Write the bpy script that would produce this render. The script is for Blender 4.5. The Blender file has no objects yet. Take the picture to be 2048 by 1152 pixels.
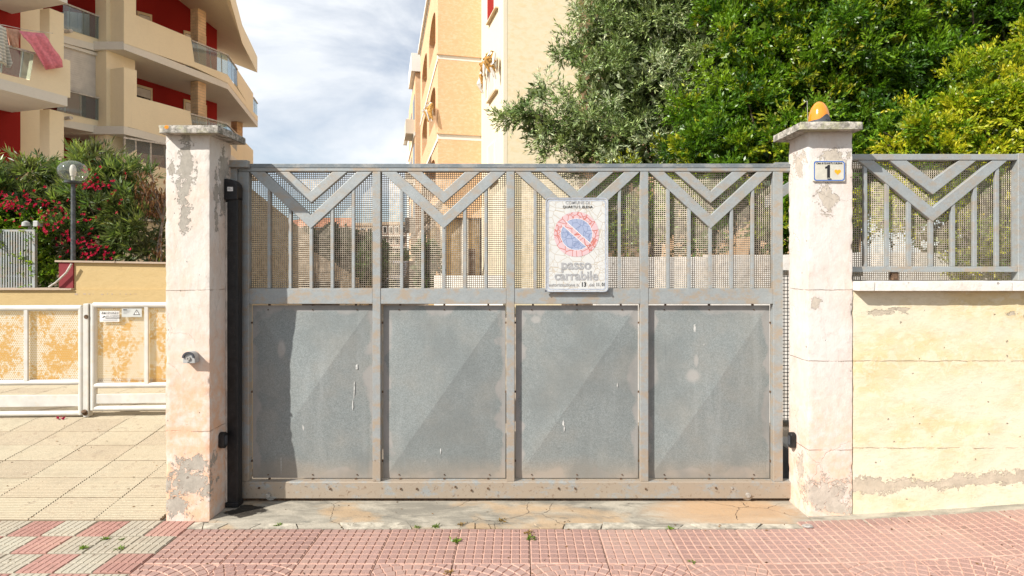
import bpy, bmesh, math, random
import numpy as np
from mathutils import Vector, Matrix, noise as mnoise

random.seed(7)
rng = np.random.default_rng(11)
scene = bpy.context.scene
COL = scene.collection

# ------------------------------------------------------------------ camera
F, CX, CY, EYE, D0 = 1140.0, 1040.0, 530.0, 1.577, 3.8      # focal length, principal point (photo pixels), eye height, gate distance
cam = bpy.data.cameras.new('camera')
cam.sensor_width = 36.0
cam.lens = 36.0 * F / 2048.0
cam.shift_x = (1024 - CX) / 2048.0
cam.shift_y = -(576 - CY) / 2048.0
cam.clip_start = 0.05
cam.clip_end = 2000
camo = bpy.data.objects.new('camera', cam)
COL.objects.link(camo)
camo.location = (0, -D0, EYE)
camo.rotation_euler = (math.radians(90), 0, 0)
scene.camera = camo

# ------------------------------------------------------------------ light
SUN_TO = Vector((1.3, 1.0, -1.28)).normalized()            # direction the sunlight travels
elev = math.asin(-SUN_TO.z)
azim = math.atan2(-SUN_TO.x, -SUN_TO.y)                      # from +Y towards +X
sd = bpy.data.lights.new('sun', 'SUN')
sd.energy = 5.0
sd.angle = math.radians(0.53)
sd.color = (1.0, 0.96, 0.905)
sun = bpy.data.objects.new('sun', sd)
COL.objects.link(sun)
sun.rotation_euler = SUN_TO.to_track_quat('-Z', 'Y').to_euler()
sun.location = (-8, -8, 12)

world = bpy.data.worlds.new('World')
scene.world = world
world.use_nodes = True
wn, wl = world.node_tree.nodes, world.node_tree.links
wn.clear()
w_out = wn.new('ShaderNodeOutputWorld')
w_bg = wn.new('ShaderNodeBackground')
w_bg.inputs['Strength'].default_value = 0.1
w_sky = wn.new('ShaderNodeTexSky')
w_sky.sky_type = 'NISHITA'
w_sky.sun_disc = False
w_sky.sun_elevation = elev
w_sky.sun_rotation = azim
w_sky.air_density = 1.0
w_sky.dust_density = 0.6
w_sky.ozone_density = 1.4
w_tc = wn.new('ShaderNodeTexCoord')
w_map = wn.new('ShaderNodeMapping')
w_map.inputs['Scale'].default_value = (1.0, 1.0, 2.1)
w_map.inputs['Location'].default_value = (0.35, 0.2, 0.15)
w_no = wn.new('ShaderNodeTexNoise')
w_no.inputs['Scale'].default_value = 2.3
w_no.inputs['Detail'].default_value = 9
w_no.inputs['Roughness'].default_value = 0.56
w_no.inputs['Distortion'].default_value = 0.35
w_cr = wn.new('ShaderNodeValToRGB')
w_cr.color_ramp.elements[0].position = 0.36
w_cr.color_ramp.elements[0].color = (0.12, 0.12, 0.12, 1)
w_cr.color_ramp.elements[1].position = 0.60
w_cr.color_ramp.elements[1].color = (0.97, 0.97, 0.97, 1)
w_n2 = wn.new('ShaderNodeTexNoise')
w_n2.inputs['Scale'].default_value = 5.0
w_n2.inputs['Detail'].default_value = 6
w_c2 = wn.new('ShaderNodeValToRGB')
w_c2.color_ramp.elements[0].position = 0.3
w_c2.color_ramp.elements[0].color = (6.6, 6.95, 7.4, 1)
w_c2.color_ramp.elements[1].position = 0.7
w_c2.color_ramp.elements[1].color = (8.6, 8.7, 8.8, 1)
w_mx = wn.new('ShaderNodeMixRGB')
wl.new(w_tc.outputs['Generated'], w_map.inputs['Vector'])
wl.new(w_map.outputs['Vector'], w_no.inputs['Vector'])
wl.new(w_map.outputs['Vector'], w_n2.inputs['Vector'])
wl.new(w_no.outputs['Fac'], w_cr.inputs['Fac'])
wl.new(w_n2.outputs['Fac'], w_c2.inputs['Fac'])
wl.new(w_cr.outputs['Color'], w_mx.inputs['Fac'])
wl.new(w_sky.outputs['Color'], w_mx.inputs['Color1'])
wl.new(w_c2.outputs['Color'], w_mx.inputs['Color2'])
wl.new(w_mx.outputs['Color'], w_bg.inputs['Color'])
wl.new(w_bg.outputs['Background'], w_out.inputs['Surface'])

vs = scene.view_settings
vs.view_transform = 'Standard'
vs.look = 'None'
vs.exposure = 0.45
vs.gamma = 1.0
vs.use_curve_mapping = False
scene.cycles.max_bounces = 5
scene.cycles.diffuse_bounces = 3
scene.cycles.glossy_bounces = 2
scene.cycles.transmission_bounces = 3
scene.cycles.caustics_reflective = False
scene.cycles.caustics_refractive = False
scene.cycles.transparent_max_bounces = 12
scene.cycles.use_denoising = True

# ------------------------------------------------------------------ helpers: photo geometry to places
def W(x, y, d):
    """world point at distance d that the photo shows at pixel x, y"""
    return Vector(((x - CX) * d / F, d - D0, EYE - (y - CY) * d / F))
def gx(x): return (x - CX) / 300.0
def gz(y): return EYE - (y - CY) / 300.0
class Plane:
    """vertical plane through (X, distance) along a direction in plan"""
    def __init__(s, X, d, ux, ud):
        l = math.hypot(ux, ud)
        s.X, s.d, s.ux, s.ud = X, d, ux / l, ud / l
        s.n = Vector((s.ud, -s.ux, 0))
        s.u = Vector((s.ux, s.ud, 0))
    def at(s, x, y):
        rx = (x - CX) / F
        d = (s.X * s.ud - s.d * s.ux) / (rx * s.ud - s.ux)
        return W(x, y, d)
    def tz(s, x, y):
        p = s.at(x, y)
        return ((p.x - s.X) * s.ux + (p.y + D0 - s.d) * s.ud, p.z)
    def pt(s, t, z, off=0.0):
        return Vector((s.X + s.ux * t, s.d - D0 + s.ud * t, z)) + s.n * off
    def off(s, o):
        return Plane(s.X + s.n.x * o, s.d + s.n.y * o, s.ux, s.ud)

# ------------------------------------------------------------------ helpers: materials
class NT:
    def __init__(s, name, rough=0.7, spec=0.3, metal=0.0):
        s.m = bpy.data.materials.new(name)
        s.m.use_nodes = True
        s.t = s.m.node_tree
        s.t.nodes.clear()
        s.out = s.t.nodes.new('ShaderNodeOutputMaterial')
        s.b = s.t.nodes.new('ShaderNodeBsdfPrincipled')
        s.t.links.new(s.b.outputs[0], s.out.inputs[0])
        s.b.inputs['Roughness'].default_value = rough
        s.b.inputs['Specular IOR Level'].default_value = spec
        s.b.inputs['Metallic'].default_value = metal
        s.geo = s.t.nodes.new('ShaderNodeNewGeometry')
        s.pos = s.geo.outputs['Position']
        s.tc = s.t.nodes.new('ShaderNodeTexCoord')
        s.nrm = None
    def put(s, sock, v):
        if isinstance(v, bpy.types.NodeSocket): s.t.links.new(v, sock)
        elif isinstance(v, (tuple, list)) and sock.type == 'RGBA': sock.default_value = tuple(v)[:3] + (1,)
        else: sock.default_value = v
    def mp(s, vec, scale=(1, 1, 1), loc=(0, 0, 0), rot=(0, 0, 0)):
        n = s.t.nodes.new('ShaderNodeMapping')
        s.put(n.inputs['Vector'], vec)
        n.inputs['Scale'].default_value = scale
        n.inputs['Location'].default_value = loc
        n.inputs['Rotation'].default_value = rot
        return n.outputs[0]
    def noise(s, scale, detail=4, rough=0.55, vec=None, dist=0.0, col=False):
        n = s.t.nodes.new('ShaderNodeTexNoise')
        s.put(n.inputs['Vector'], vec if vec is not None else s.pos)
        n.inputs['Scale'].default_value = scale
        n.inputs['Detail'].default_value = min(detail, 4 if scale > 40 else (5 if scale > 10 else 7))
        n.inputs['Roughness'].default_value = rough
        n.inputs['Distortion'].default_value = dist
        return n.outputs['Color' if col else 'Fac']
    def vor(s, scale, feature='F1', vec=None, out='Distance', rand=1.0):
        n = s.t.nodes.new('ShaderNodeTexVoronoi')
        n.feature = feature
        s.put(n.inputs['Vector'], vec if vec is not None else s.pos)
        n.inputs['Scale'].default_value = scale
        n.inputs['Randomness'].default_value = rand
        return n.outputs[out]
    def mt(s, op, a, b=0.0, c=0.0, clamp=False):
        n = s.t.nodes.new('ShaderNodeMath')
        n.operation = op
        n.use_clamp = clamp
        s.put(n.inputs[0], a); s.put(n.inputs[1], b)
        if op in ('MULTIPLY_ADD', 'COMPARE', 'SMOOTH_MIN', 'SMOOTH_MAX', 'WRAP'): s.put(n.inputs[2], c)
        return n.outputs[0]
    def step(s, v, lo, hi):
        """0 below lo, 1 above hi, smooth (lo may exceed hi)"""
        n = s.t.nodes.new('ShaderNodeMapRange')
        n.interpolation_type = 'SMOOTHSTEP'
        s.put(n.inputs[0], v)
        if lo < hi:
            a = (lo, hi, 0, 1)
        else:
            a = (hi, lo, 1, 0)
        for i, q in enumerate(a): n.inputs[i + 1].default_value = q
        return n.outputs[0]
    def mix(s, fac, a, b, mode='MIX'):
        n = s.t.nodes.new('ShaderNodeMixRGB')
        n.blend_type = mode
        s.put(n.inputs[0], fac); s.put(n.inputs[1], a); s.put(n.inputs[2], b)
        return n.outputs[0]
    def xyz(s, vec=None):
        n = s.t.nodes.new('ShaderNodeSeparateXYZ')
        s.put(n.inputs[0], vec if vec is not None else s.pos)
        return n.outputs
    def blob(s, c, r, amp=0.6, nz=None):
        """1 inside an ellipsoid round world point c with ragged edge"""
        m = s.t.nodes.new('ShaderNodeMapping')
        m.vector_type = 'TEXTURE'
        s.put(m.inputs['Vector'], s.pos)
        m.inputs['Location'].default_value = c
        m.inputs['Scale'].default_value = r
        n = s.t.nodes.new('ShaderNodeVectorMath'); n.operation = 'LENGTH'
        s.put(n.inputs[0], m.outputs[0])
        v = n.outputs['Value']
        if nz is not None:
            v = s.mt('ADD', v, s.mt('MULTIPLY', s.mt('SUBTRACT', nz, 0.5), amp * 4))
        return v
    def bump(s, h, strength=0.5, dist=0.01):
        n = s.t.nodes.new('ShaderNodeBump')
        n.inputs['Strength'].default_value = strength
        n.inputs['Distance'].default_value = dist
        s.put(n.inputs['Height'], h)
        if s.nrm is not None: s.t.links.new(s.nrm, n.inputs['Normal'])
        s.nrm = n.outputs[0]
        s.t.links.new(s.nrm, s.b.inputs['Normal'])
    def rnd(s):
        n = s.t.nodes.new('ShaderNodeObjectInfo')
        return n.outputs['Random']
    def col(s, c): s.put(s.b.inputs['Base Color'], c)
    def rough(s, c): s.put(s.b.inputs['Roughness'], c)

def plain(name, c, rough=0.6, metal=0.0, var=0.12, scale=9, bump=0.0, bscale=60, spec=0.3, grime=0.0, grimecol=(0.25, 0.17, 0.1)):
    n = NT(name, rough, spec, metal)
    f = n.noise(scale, 5)
    dark = tuple(q * (1 - var * 1.6) for q in c)
    light = tuple(min(1, q * (1 + var)) for q in c)
    k = n.mix(n.step(f, 0.3, 0.7), dark, light)
    if grime:
        g = n.noise(scale * 2.3, 8, 0.65)
        k = n.mix(n.mt('MULTIPLY', n.step(g, 0.5, 0.72), grime), k, grimecol)
    n.col(k)
    n.rough(n.mt('MULTIPLY_ADD', f, 0.25, rough - 0.12))
    if bump: n.bump(n.noise(bscale, 5), bump, 0.004)
    return n.m

# ------------------------------------------------------------------ helpers: objects
BASE = {}
def put(o, label=None, cat=None, group=None, kind=None):
    if label: o['label'] = label
    if cat: o['category'] = cat
    if group: o['group'] = group
    if kind: o['kind'] = kind
    return o
def thing(name, label, cat, loc, group=None):
    o = bpy.data.objects.new(name, None)
    o.empty_display_size = 0.2
    COL.objects.link(o)
    o.location = loc
    BASE[o.name] = Vector(loc)
    return put(o, label, cat, group)
def link(name, me, mat, parent=None, base=None, bevel=0, bseg=2):
    o = bpy.data.objects.new(name, me)
    COL.objects.link(o)
    if mat: 
        if not me.materials: me.materials.append(mat)
    if parent is not None:
        o.parent = parent
        BASE[o.name] = BASE[parent.name]
    else:
        b = Vector(base) if base is not None else Vector((0, 0, 0))
        o.location = b
        BASE[o.name] = b
    if bevel:
        md = o.modifiers.new('bevel', 'BEVEL')
        md.width = bevel; md.segments = bseg; md.limit_method = 'ANGLE'; md.angle_limit = math.radians(40)
        md.use_clamp_overlap = True
    return o
class MB:
    def __init__(s): s.v = []; s.f = []
    def add(s, vs_, fs):
        o = len(s.v)
        s.v += [tuple(p) for p in vs_]
        s.f += [tuple(i + o for i in f) for f in fs]
        return s
    def box(s, x0, x1, y0, y1, z0, z1):
        return s.add([(x0, y0, z0), (x1, y0, z0), (x1, y1, z0), (x0, y1, z0), (x0, y0, z1), (x1, y0, z1), (x1, y1, z1), (x0, y1, z1)],
                     [(0, 3, 2, 1), (4, 5, 6, 7), (0, 1, 5, 4), (1, 2, 6, 5), (2, 3, 7, 6), (3, 0, 4, 7)])
    def prism(s, pts, ext):
        pts = [Vector(p) for p in pts]; ext = Vector(ext); n = len(pts)
        nr = Vector((0, 0, 0))
        for i in range(n): nr += pts[i].cross(pts[(i + 1) % n])
        if nr.dot(ext) > 0: pts = pts[::-1]
        return s.add(pts + [p + ext for p in pts],
                     [tuple(range(n)), tuple(range(2 * n - 1, n - 1, -1))] + [(i, i + n, (i + 1) % n + n, (i + 1) % n) for i in range(n)])
    def tube(s, p0, p1, r, n=8, r1=None):
        return s.path([p0, p1], [r, r if r1 is None else r1], n)
    def path(s, pts, rs, n=8):
        pts = [Vector(p) for p in pts]
        if not isinstance(rs, (list, tuple)): rs = [rs] * len(pts)
        o = len(s.v)
        for i, p in enumerate(pts):
            t = (pts[min(i + 1, len(pts) - 1)] - pts[max(i - 1, 0)]).normalized()
            a = Vector((0, 0, 1)) if abs(t.z) < 0.9 else Vector((1, 0, 0))
            u = t.cross(a).normalized(); w = t.cross(u)
            for k in range(n):
                q = 2 * math.pi * k / n
                s.v.append(tuple(p + (u * math.cos(q) + w * math.sin(q)) * rs[i]))
        m = len(pts)
        for i in range(m - 1):
            for k in range(n):
                s.f.append((o + i * n + k, o + i * n + (k + 1) % n, o + (i + 1) * n + (k + 1) % n, o + (i + 1) * n + k))
        s.f.append(tuple(o + k for k in range(n))[::-1])
        s.f.append(tuple(o + (m - 1) * n + k for k in range(n)))
        return s
    def lathe(s, c, prof, n=24, sx=1.0, sy=1.0):
        o = len(s.v); c = Vector(c)
        for r, z in prof:
            for k in range(n):
                q = 2 * math.pi * k / n
                s.v.append((c.x + r * math.cos(q) * sx, c.y + r * math.sin(q) * sy, c.z + z))
        for i in range(len(prof) - 1):
            for k in range(n):
                s.f.append((o + i * n + k, o + i * n + (k + 1) % n, o + (i + 1) * n + (k + 1) % n, o + (i + 1) * n + k))
        s.f.append(tuple(o + k for k in range(n))[::-1])
        s.f.append(tuple(o + (len(prof) - 1) * n + k for k in range(n)))
        return s
    def mesh(s, name, b=Vector((0, 0, 0)), smooth=False, sharp=35):
        me = bpy.data.meshes.new(name)
        me.from_pydata([(p[0] - b[0], p[1] - b[1], p[2] - b[2]) for p in s.v], [], s.f)
        if smooth:
            me.polygons.foreach_set('use_smooth', [True] * len(me.polygons))
            me.set_sharp_from_angle(angle=math.radians(sharp))
        me.update()
        return me
    def build(s, name, mat, parent=None, base=None, bevel=0, smooth=False, bseg=2, fix=True):
        b = BASE[parent.name] if parent is not None else (Vector(base) if base is not None else Vector((0, 0, 0)))
        me = s.mesh(name, b, smooth)
        if fix:
            bm = bmesh.new(); bm.from_mesh(me); bmesh.ops.recalc_face_normals(bm, faces=bm.faces); bm.to_mesh(me); bm.free()
        return link(name, me, mat, parent, base, bevel, bseg)
def np_mesh(name, v, q, b=(0, 0, 0), col=None, smooth=False):
    """mesh from numpy vertices and quads, with an optional colour for every vertex"""
    me = bpy.data.meshes.new(name)
    v = (v - np.array(b)).astype(np.float32)
    nq = len(q)
    me.vertices.add(len(v)); me.vertices.foreach_set('co', v.ravel())
    me.loops.add(nq * 4); me.loops.foreach_set('vertex_index', q.astype(np.int32).ravel())
    me.polygons.add(nq); me.polygons.foreach_set('loop_start', np.arange(0, nq * 4, 4, dtype=np.int32))
    me.update(calc_edges=True)
    if col is not None:
        at = me.attributes.new('tint', 'FLOAT_COLOR', 'POINT')
        c4 = np.ones((len(v), 4), np.float32); c4[:, :3] = col
        at.data.foreach_set('color', c4.ravel())
    me.validate()
    return me
def text_mesh(txt, size, bold=0.0, sx=1.0):
    cu = bpy.data.curves.new('lettering', 'FONT')
    cu.body = txt; cu.size = size; cu.align_x = 'CENTER'; cu.align_y = 'CENTER'; cu.offset = bold; cu.extrude = 0.0004
    cu.resolution_u = 3
    o = bpy.data.objects.new('lettering', cu)
    COL.objects.link(o)
    dg = bpy.context.evaluated_depsgraph_get()
    me = bpy.data.meshes.new_from_object(o.evaluated_get(dg))
    bpy.data.objects.remove(o); bpy.data.curves.remove(cu)
    me.name = 'lettering'
    # stand it up: text plane XY -> XZ, facing -Y
    co = np.empty(len(me.vertices) * 3, np.float32); me.vertices.foreach_get('co', co); co = co.reshape(-1, 3)
    co2 = np.stack([co[:, 0] * sx, -co[:, 2], co[:, 1]], 1)
    me.vertices.foreach_set('co', co2.ravel()); me.update()
    return me
def text(name, txt, size, mat, parent, p, bold=0.0, sx=1.0, rotz=0.0):
    me = text_mesh(txt, size, bold, sx)
    me.materials.clear(); me.materials.append(mat)
    o = bpy.data.objects.new(name, me); COL.objects.link(o)
    o.parent = parent; o.location = Vector(p) - BASE[parent.name]; o.rotation_euler.z = rotz
    BASE[o.name] = BASE[parent.name]
    return o
def rough_block(x0, x1, y0, y1, z0f, z1f, step=0.02, amp=0.003, edge=0.006, seed=0.0, chip=1.0, ys=None):
    """a plastered block as a fine grid shell whose faces wobble and whose corners are worn; z0f may follow the ground"""
    nx = max(2, int((x1 - x0) / step)); ny = max(2, int((y1 - y0) / step)); nz = max(2, int((z1f - z0f(x0, y0)) / step))
    bm = bmesh.new(); grid = {}
    def V(i, j, k):
        key = (i, j, k)
        if key in grid: return grid[key]
        x = x0 + (x1 - x0) * i / nx; y = y0 + (y1 - y0) * j / ny
        zb = z0f(x, y); z = zb + (z1f - zb) * k / nz
        ext = (i in (0, nx)) + (j in (0, ny)) + (k == nz)
        nv = Vector(((i == nx) - (i == 0), (j == ny) - (j == 0), (k == nz) * 1.0))
        p = Vector((x, y, z))
        q = p * 7 + Vector((seed, seed * 2, 0))
        d = mnoise.noise(q) * amp + mnoise.noise(p * 31 + Vector((seed, 0, 0))) * amp * 0.5
        if ext >= 2:
            c = mnoise.noise(p * 23 + Vector((0, seed, 5)))
            d -= edge * (0.45 + max(0, c) * 2.0 * chip)
            nv.normalize()
        p = p + nv * d
        grid[key] = bm.verts.new(p)
        return grid[key]
    for i in range(nx):
        for k in range(nz):
            bm.faces.new((V(i, 0, k), V(i + 1, 0, k), V(i + 1, 0, k + 1), V(i, 0, k + 1)))
            bm.faces.new((V(i + 1, ny, k), V(i, ny, k), V(i, ny, k + 1), V(i + 1, ny, k + 1)))
    for j in range(ny):
        for k in range(nz):
            bm.faces.new((V(0, j + 1, k), V(0, j, k), V(0, j, k + 1), V(0, j + 1, k + 1)))
            bm.faces.new((V(nx, j, k), V(nx, j + 1, k), V(nx, j + 1, k + 1), V(nx, j, k + 1)))
    for i in range(nx):
        for j in range(ny):
            bm.faces.new((V(i, j, nz), V(i + 1, j, nz), V(i + 1, j + 1, nz), V(i, j + 1, nz)))
    return bm
def bm_obj(bm, name, mat, parent=None, base=None, smooth=True):
    b = BASE[parent.name] if parent is not None else (Vector(base) if base is not None else Vector((0, 0, 0)))
    for v in bm.verts: v.co -= b
    me = bpy.data.meshes.new(name); bm.to_mesh(me); bm.free()
    if smooth:
        me.polygons.foreach_set('use_smooth', [True] * len(me.polygons)); me.set_sharp_from_angle(angle=math.radians(50))
    return link(name, me, mat, parent, base)
# ------------------------------------------------------------------ materials
def plaster(name, white, tint, tint_amt=0.8, blobs=(), cem=(0.33, 0.29, 0.24), stretch=(1, 1, 1), base_z=None, warm_low=None, seams=(), crack=0.35, pits=1.0, rough=0.9, amp=1.8, skirt=None, scale=3.2):
    n = NT(name, rough, 0.15)
    v = n.mp(n.pos, stretch)
    broad = n.noise(scale, 7, 0.62, v)
    fine = n.noise(28, 6, 0.65, v)
    stro = n.noise(17, 8, 0.75, n.mp(n.pos, (stretch[0], stretch[1], stretch[2] * 0.55), (3, 1, 7)), dist=0.7)
    k = n.mix(n.mt('MULTIPLY', n.step(broad, 0.36, 0.66), tint_amt), white, tint)
    k = n.mix(n.mt('MULTIPLY', n.step(stro, 0.47, 0.60), 0.8 * tint_amt), k, tuple(min(0.86, q * 1.05) for q in white))
    k = n.mix(n.mt('MULTIPLY', n.step(fine, 0.5, 0.75), 0.30), k, tuple(q * 0.6 for q in tint))
    x, y, z = n.xyz()
    if warm_low:
        wl_ = n.mt('ADD', z, n.mt('MULTIPLY', n.mt('SUBTRACT', broad, 0.5), 1.1))
        k = n.mix(n.mt('MULTIPLY', n.step(wl_, warm_low[1], warm_low[1] - 0.75), warm_low[2]), k, n.mix(n.mt('MULTIPLY', n.step(n.noise(13, 7, 0.72), 0.36, 0.70), 0.85), warm_low[0], white))
    # render where the paint has come off
    ragged = n.mt('ADD', n.mt('MULTIPLY', n.noise(12, 9, 0.72, None, 0.8), 0.68), n.mt('MULTIPLY', n.noise(48, 7, 0.72), 0.32))
    m = None
    for c, r in blobs:
        b = n.blob(c, r, amp, ragged)
        m = b if m is None else n.mt('MINIMUM', m, b)
    if skirt:
        # worn band along the foot: height above the sloping ground
        foot = n.mt('SUBTRACT', z, n.mt('MULTIPLY', n.mt('MAXIMUM', n.mt('SUBTRACT', x, 1.75), 0), skirt[2]))
        b = n.mt('DIVIDE', n.mt('ABSOLUTE', n.mt('SUBTRACT', foot, skirt[0])), skirt[1])
        lng = n.noise(3.3, 8, 0.68, n.mp(n.pos, (1, 1, 2.0)))
        b = n.mt('ADD', b, n.mt('MULTIPLY', n.mt('SUBTRACT', lng, 0.5), 6.5))
        b = n.mt('ADD', b, n.mt('MULTIPLY', n.mt('SUBTRACT', ragged, 0.5), 7.5))
        m = b if m is None else n.mt('MINIMUM', m, b)
    h = n.mt('MULTIPLY', fine, 0.35)
    h = n.mt('ADD', h, n.mt('MULTIPLY', n.noise(90, 4), 0.18))
    if m is not None:
        mask = n.step(m, 1.0, 0.9)
        cc = n.mix(n.noise(19, 7, 0.7), tuple(q * 0.6 for q in cem), tuple(min(1, q * 1.5) for q in cem))
        k = n.mix(mask, k, cc)
        h = n.mt('SUBTRACT', h, n.mt('MULTIPLY', mask, 0.75))
    # pits
    if pits:
        pv = n.vor(26, 'F1', n.mix(0.02, n.pos, n.noise(40, 2, col=True)))
        rc = n.xyz(n.vor(26, 'F1', n.mix(0.02, n.pos, n.noise(40, 2, col=True)), 'Color'))[0]
        pm = n.step(n.mt('SUBTRACT', pv, n.mt('MULTIPLY', n.mt('POWER', rc, 8.0), 0.19)), 0.02, -0.02)
        k = n.mix(n.mt('MULTIPLY', pm, 0.6 * pits), k, (0.17, 0.13, 0.1))
        h = n.mt('SUBTRACT', h, n.mt('MULTIPLY', pm, 0.8))
    # hair cracks
    if crack:
        wv = n.mix(0.16, n.pos, n.noise(5, 4, 0.6, col=True))
        ce = n.vor(1.9, 'DISTANCE_TO_EDGE', wv)
        cm = n.mt('MULTIPLY', n.step(ce, 0.0045, 0.001), n.step(n.noise(1.7, 3, 0.5, n.mp(n.pos, (1, 1, 1), (5, 5, 5))), 0.50, 0.58))
        k = n.mix(n.mt('MULTIPLY', cm, crack * 0.45), k, (0.38, 0.26, 0.18))
        h = n.mt('SUBTRACT', h, n.mt('MULTIPLY', cm, 0.5 * crack))
    # lines left by the formwork boards
    for sz in seams:
        dz = n.mt('ABSOLUTE', n.mt('ADD', n.mt('SUBTRACT', z, sz), n.mt('MULTIPLY', n.mt('SUBTRACT', n.noise(9, 4), 0.5), 0.016)))
        sm = n.mt('MULTIPLY', n.step(dz, 0.0034, 0.0008), n.step(n.noise(7, 5, 0.7, n.mp(n.pos, (1, 1, 1), (2, 0, 9))), 0.38, 0.56))
        k = n.mix(n.mt('MULTIPLY', sm, 0.42), k, (0.36, 0.25, 0.16))
        h = n.mt('SUBTRACT', h, n.mt('MULTIPLY', sm, 0.9))
    n.col(k)
    n.bump(h, 1.0, 0.007)
    return n.m

def zinc(name, c=(0.31, 0.33, 0.325), dirt=(0.38, 0.30, 0.215), dirt_amt=0.85, low=0.7, spot=True):
    """weathered galvanised steel with tan dust, heavier near the foot"""
    n = NT(name, 0.55, 0.4, 0.25)
    b = n.noise(7, 6, 0.6)
    sp = n.vor(120, 'F1', None, 'Color')
    spx = n.xyz(sp)[0]
    k = n.mix(spx, tuple(q * 0.94 for q in c), tuple(q * 1.06 for q in c))
    k = n.mix(n.mt('MULTIPLY', n.step(n.noise(16, 6, 0.6), 0.4, 0.7), 0.35), k, tuple(q * 1.25 for q in c))
    x, y, z = n.xyz()
    dn = n.noise(7.5, 8, 0.7, n.mp(n.pos, (1, 1, 1.6)))
    lowm = n.step(z, low, 0.0)
    d = n.mt('ADD', dn, n.mt('MULTIPLY', lowm, 0.12))
    k = n.mix(n.mt('MULTIPLY', n.step(d, 0.45, 0.62), dirt_amt), k, dirt)
    r = n.noise(38, 6, 0.7)
    k = n.mix(n.mt('MULTIPLY', n.step(n.mt('ADD', r, n.mt('MULTIPLY', lowm, 0.10)), 0.66, 0.78), 0.7), k, (0.17, 0.10, 0.055))
    n.col(k)
    n.rough(n.mt('MULTIPLY_ADD', b, 0.3, 0.42))
    n.bump(n.noise(60, 4), 0.15, 0.003)
    return n.m

def sheet_zinc():
    """pressed sheet: fine spangle, pale chalky halo along the rim and at the welds"""
    n = NT('spangled_sheet', 0.62, 0.3, 0.15)
    g = n.tc.outputs['Generated']
    x, y, z = n.xyz(g)
    wx = n.mt('MINIMUM', x, n.mt('SUBTRACT', 1.0, x))
    wz = n.mt('MULTIPLY', n.mt('MINIMUM', z, n.mt('SUBTRACT', 1.0, z)), 1.42)
    e = n.mt('MINIMUM', wx, wz)
    sp = n.xyz(n.vor(190, 'F1', None, 'Color'))[0]
    s2 = n.noise(120, 3, 0.7)
    s3 = n.noise(3.0, 6, 0.6)
    k = n.mix(n.mt('MULTIPLY', n.mt('ADD', sp, s2), 0.5), (0.140, 0.158, 0.155), (0.315, 0.345, 0.335))
    k = n.mix(n.mt('MULTIPLY', n.step(s3, 0.4, 0.7), 0.3), k, (0.33, 0.30, 0.25))
    halo = n.mt('ADD', e, n.mt('MULTIPLY', n.mt('SUBTRACT', n.noise(5.2, 4, 0.5, None, 0.3), 0.5), 0.30))
    hm = n.step(halo, 0.060, 0.022)
    k = n.mix(n.mt('MULTIPLY', hm, 0.7), k, (0.36, 0.335, 0.31))
    px, py, pz = n.xyz()
    dust = n.mt('MULTIPLY', n.step(n.mt('ADD', z, n.mt('MULTIPLY', n.mt('SUBTRACT', s3, 0.5), 0.2)), 0.14, 0.0), 0.6)
    k = n.mix(dust, k, (0.42, 0.33, 0.24))
    for bc0, br0 in (((gx(1388), 0.02, gz(752)), (0.055, 0.1, 0.05)), ((gx(1394), 0.02, gz(722)), (0.02, 0.1, 0.05)), ((gx(560), 0.02, gz(700)), (0.03, 0.1, 0.06)), ((gx(1072), 0.02, gz(640)), (0.04, 0.1, 0.03))):
        k = n.mix(n.mt('MULTIPLY', n.step(n.blob(bc0, br0, 0.5, s3), 1.2, 0.6), 0.65), k, (0.40, 0.38, 0.35))
    # runs and bird droppings
    dr = n.noise(7.0, 5, 0.6, n.mp(n.pos, (3.2, 3.2, 0.8), (1.3, 0, 4)))
    k = n.mix(n.mt('MULTIPLY', n.step(dr, 0.715, 0.74), 0.8), k, (0.62, 0.6, 0.56))
    # scratches
    sc = n.noise(3.2, 3, 0.5, n.mp(n.pos, (24, 24, 0.7), (0, 0, 2), (0, 0.5, 0)))
    k = n.mix(n.mt('MULTIPLY', n.step(sc, 0.70, 0.73), 0.25), k, (0.12, 0.13, 0.13))
    ru = n.noise(2.1, 6, 0.65, n.mp(n.pos, (4.5, 4.5, 0.35), (7, 0, 1)))
    k = n.mix(n.mt('MULTIPLY', n.step(ru, 0.52, 0.72), 0.22), k, (0.40, 0.42, 0.41))
    k = n.mix(n.mt('MULTIPLY', n.step(n.noise(1.7, 5, 0.6, n.mp(n.pos, (1, 1, 1), (3, 3, 8))), 0.45, 0.66), 0.5), k, (0.16, 0.175, 0.168))
    n.col(k)
    n.rough(n.mt('MULTIPLY_ADD', s2, 0.3, 0.5))
    n.bump(n.noise(2.5, 3), 0.12, 0.02)
    return n.m

M = {}
lpb = [(W(374, 330, 3.52), (0.042, 0.05, 0.20)), (W(368, 420, 3.52), (0.03, 0.05, 0.13)), (W(343, 335, 3.52), (0.015, 0.05, 0.06)),
       (W(375, 965, 3.53), (0.16, 0.09, 0.075)), (W(390, 925, 3.53), (0.10, 0.08, 0.05)), (W(352, 1010, 3.53), (0.12, 0.1, 0.05)),
       (Vector((-1.915, -0.13, 2.08)), (0.03, 0.05, 0.19)), (Vector((-1.915, -0.20, 1.98)), (0.03, 0.025, 0.16)), (Vector((-1.915, -0.10, 2.22)), (0.03, 0.05, 0.09))]
M['pillar_l'] = plaster('plaster_peach_left', (0.675, 0.63, 0.57), (0.66, 0.51, 0.39), 0.7, lpb, (0.37, 0.335, 0.28), (1, 1, 0.6), warm_low=((0.70, 0.43, 0.27), 1.45, 0.9), seams=(0.55, 1.42), scale=4)
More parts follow.
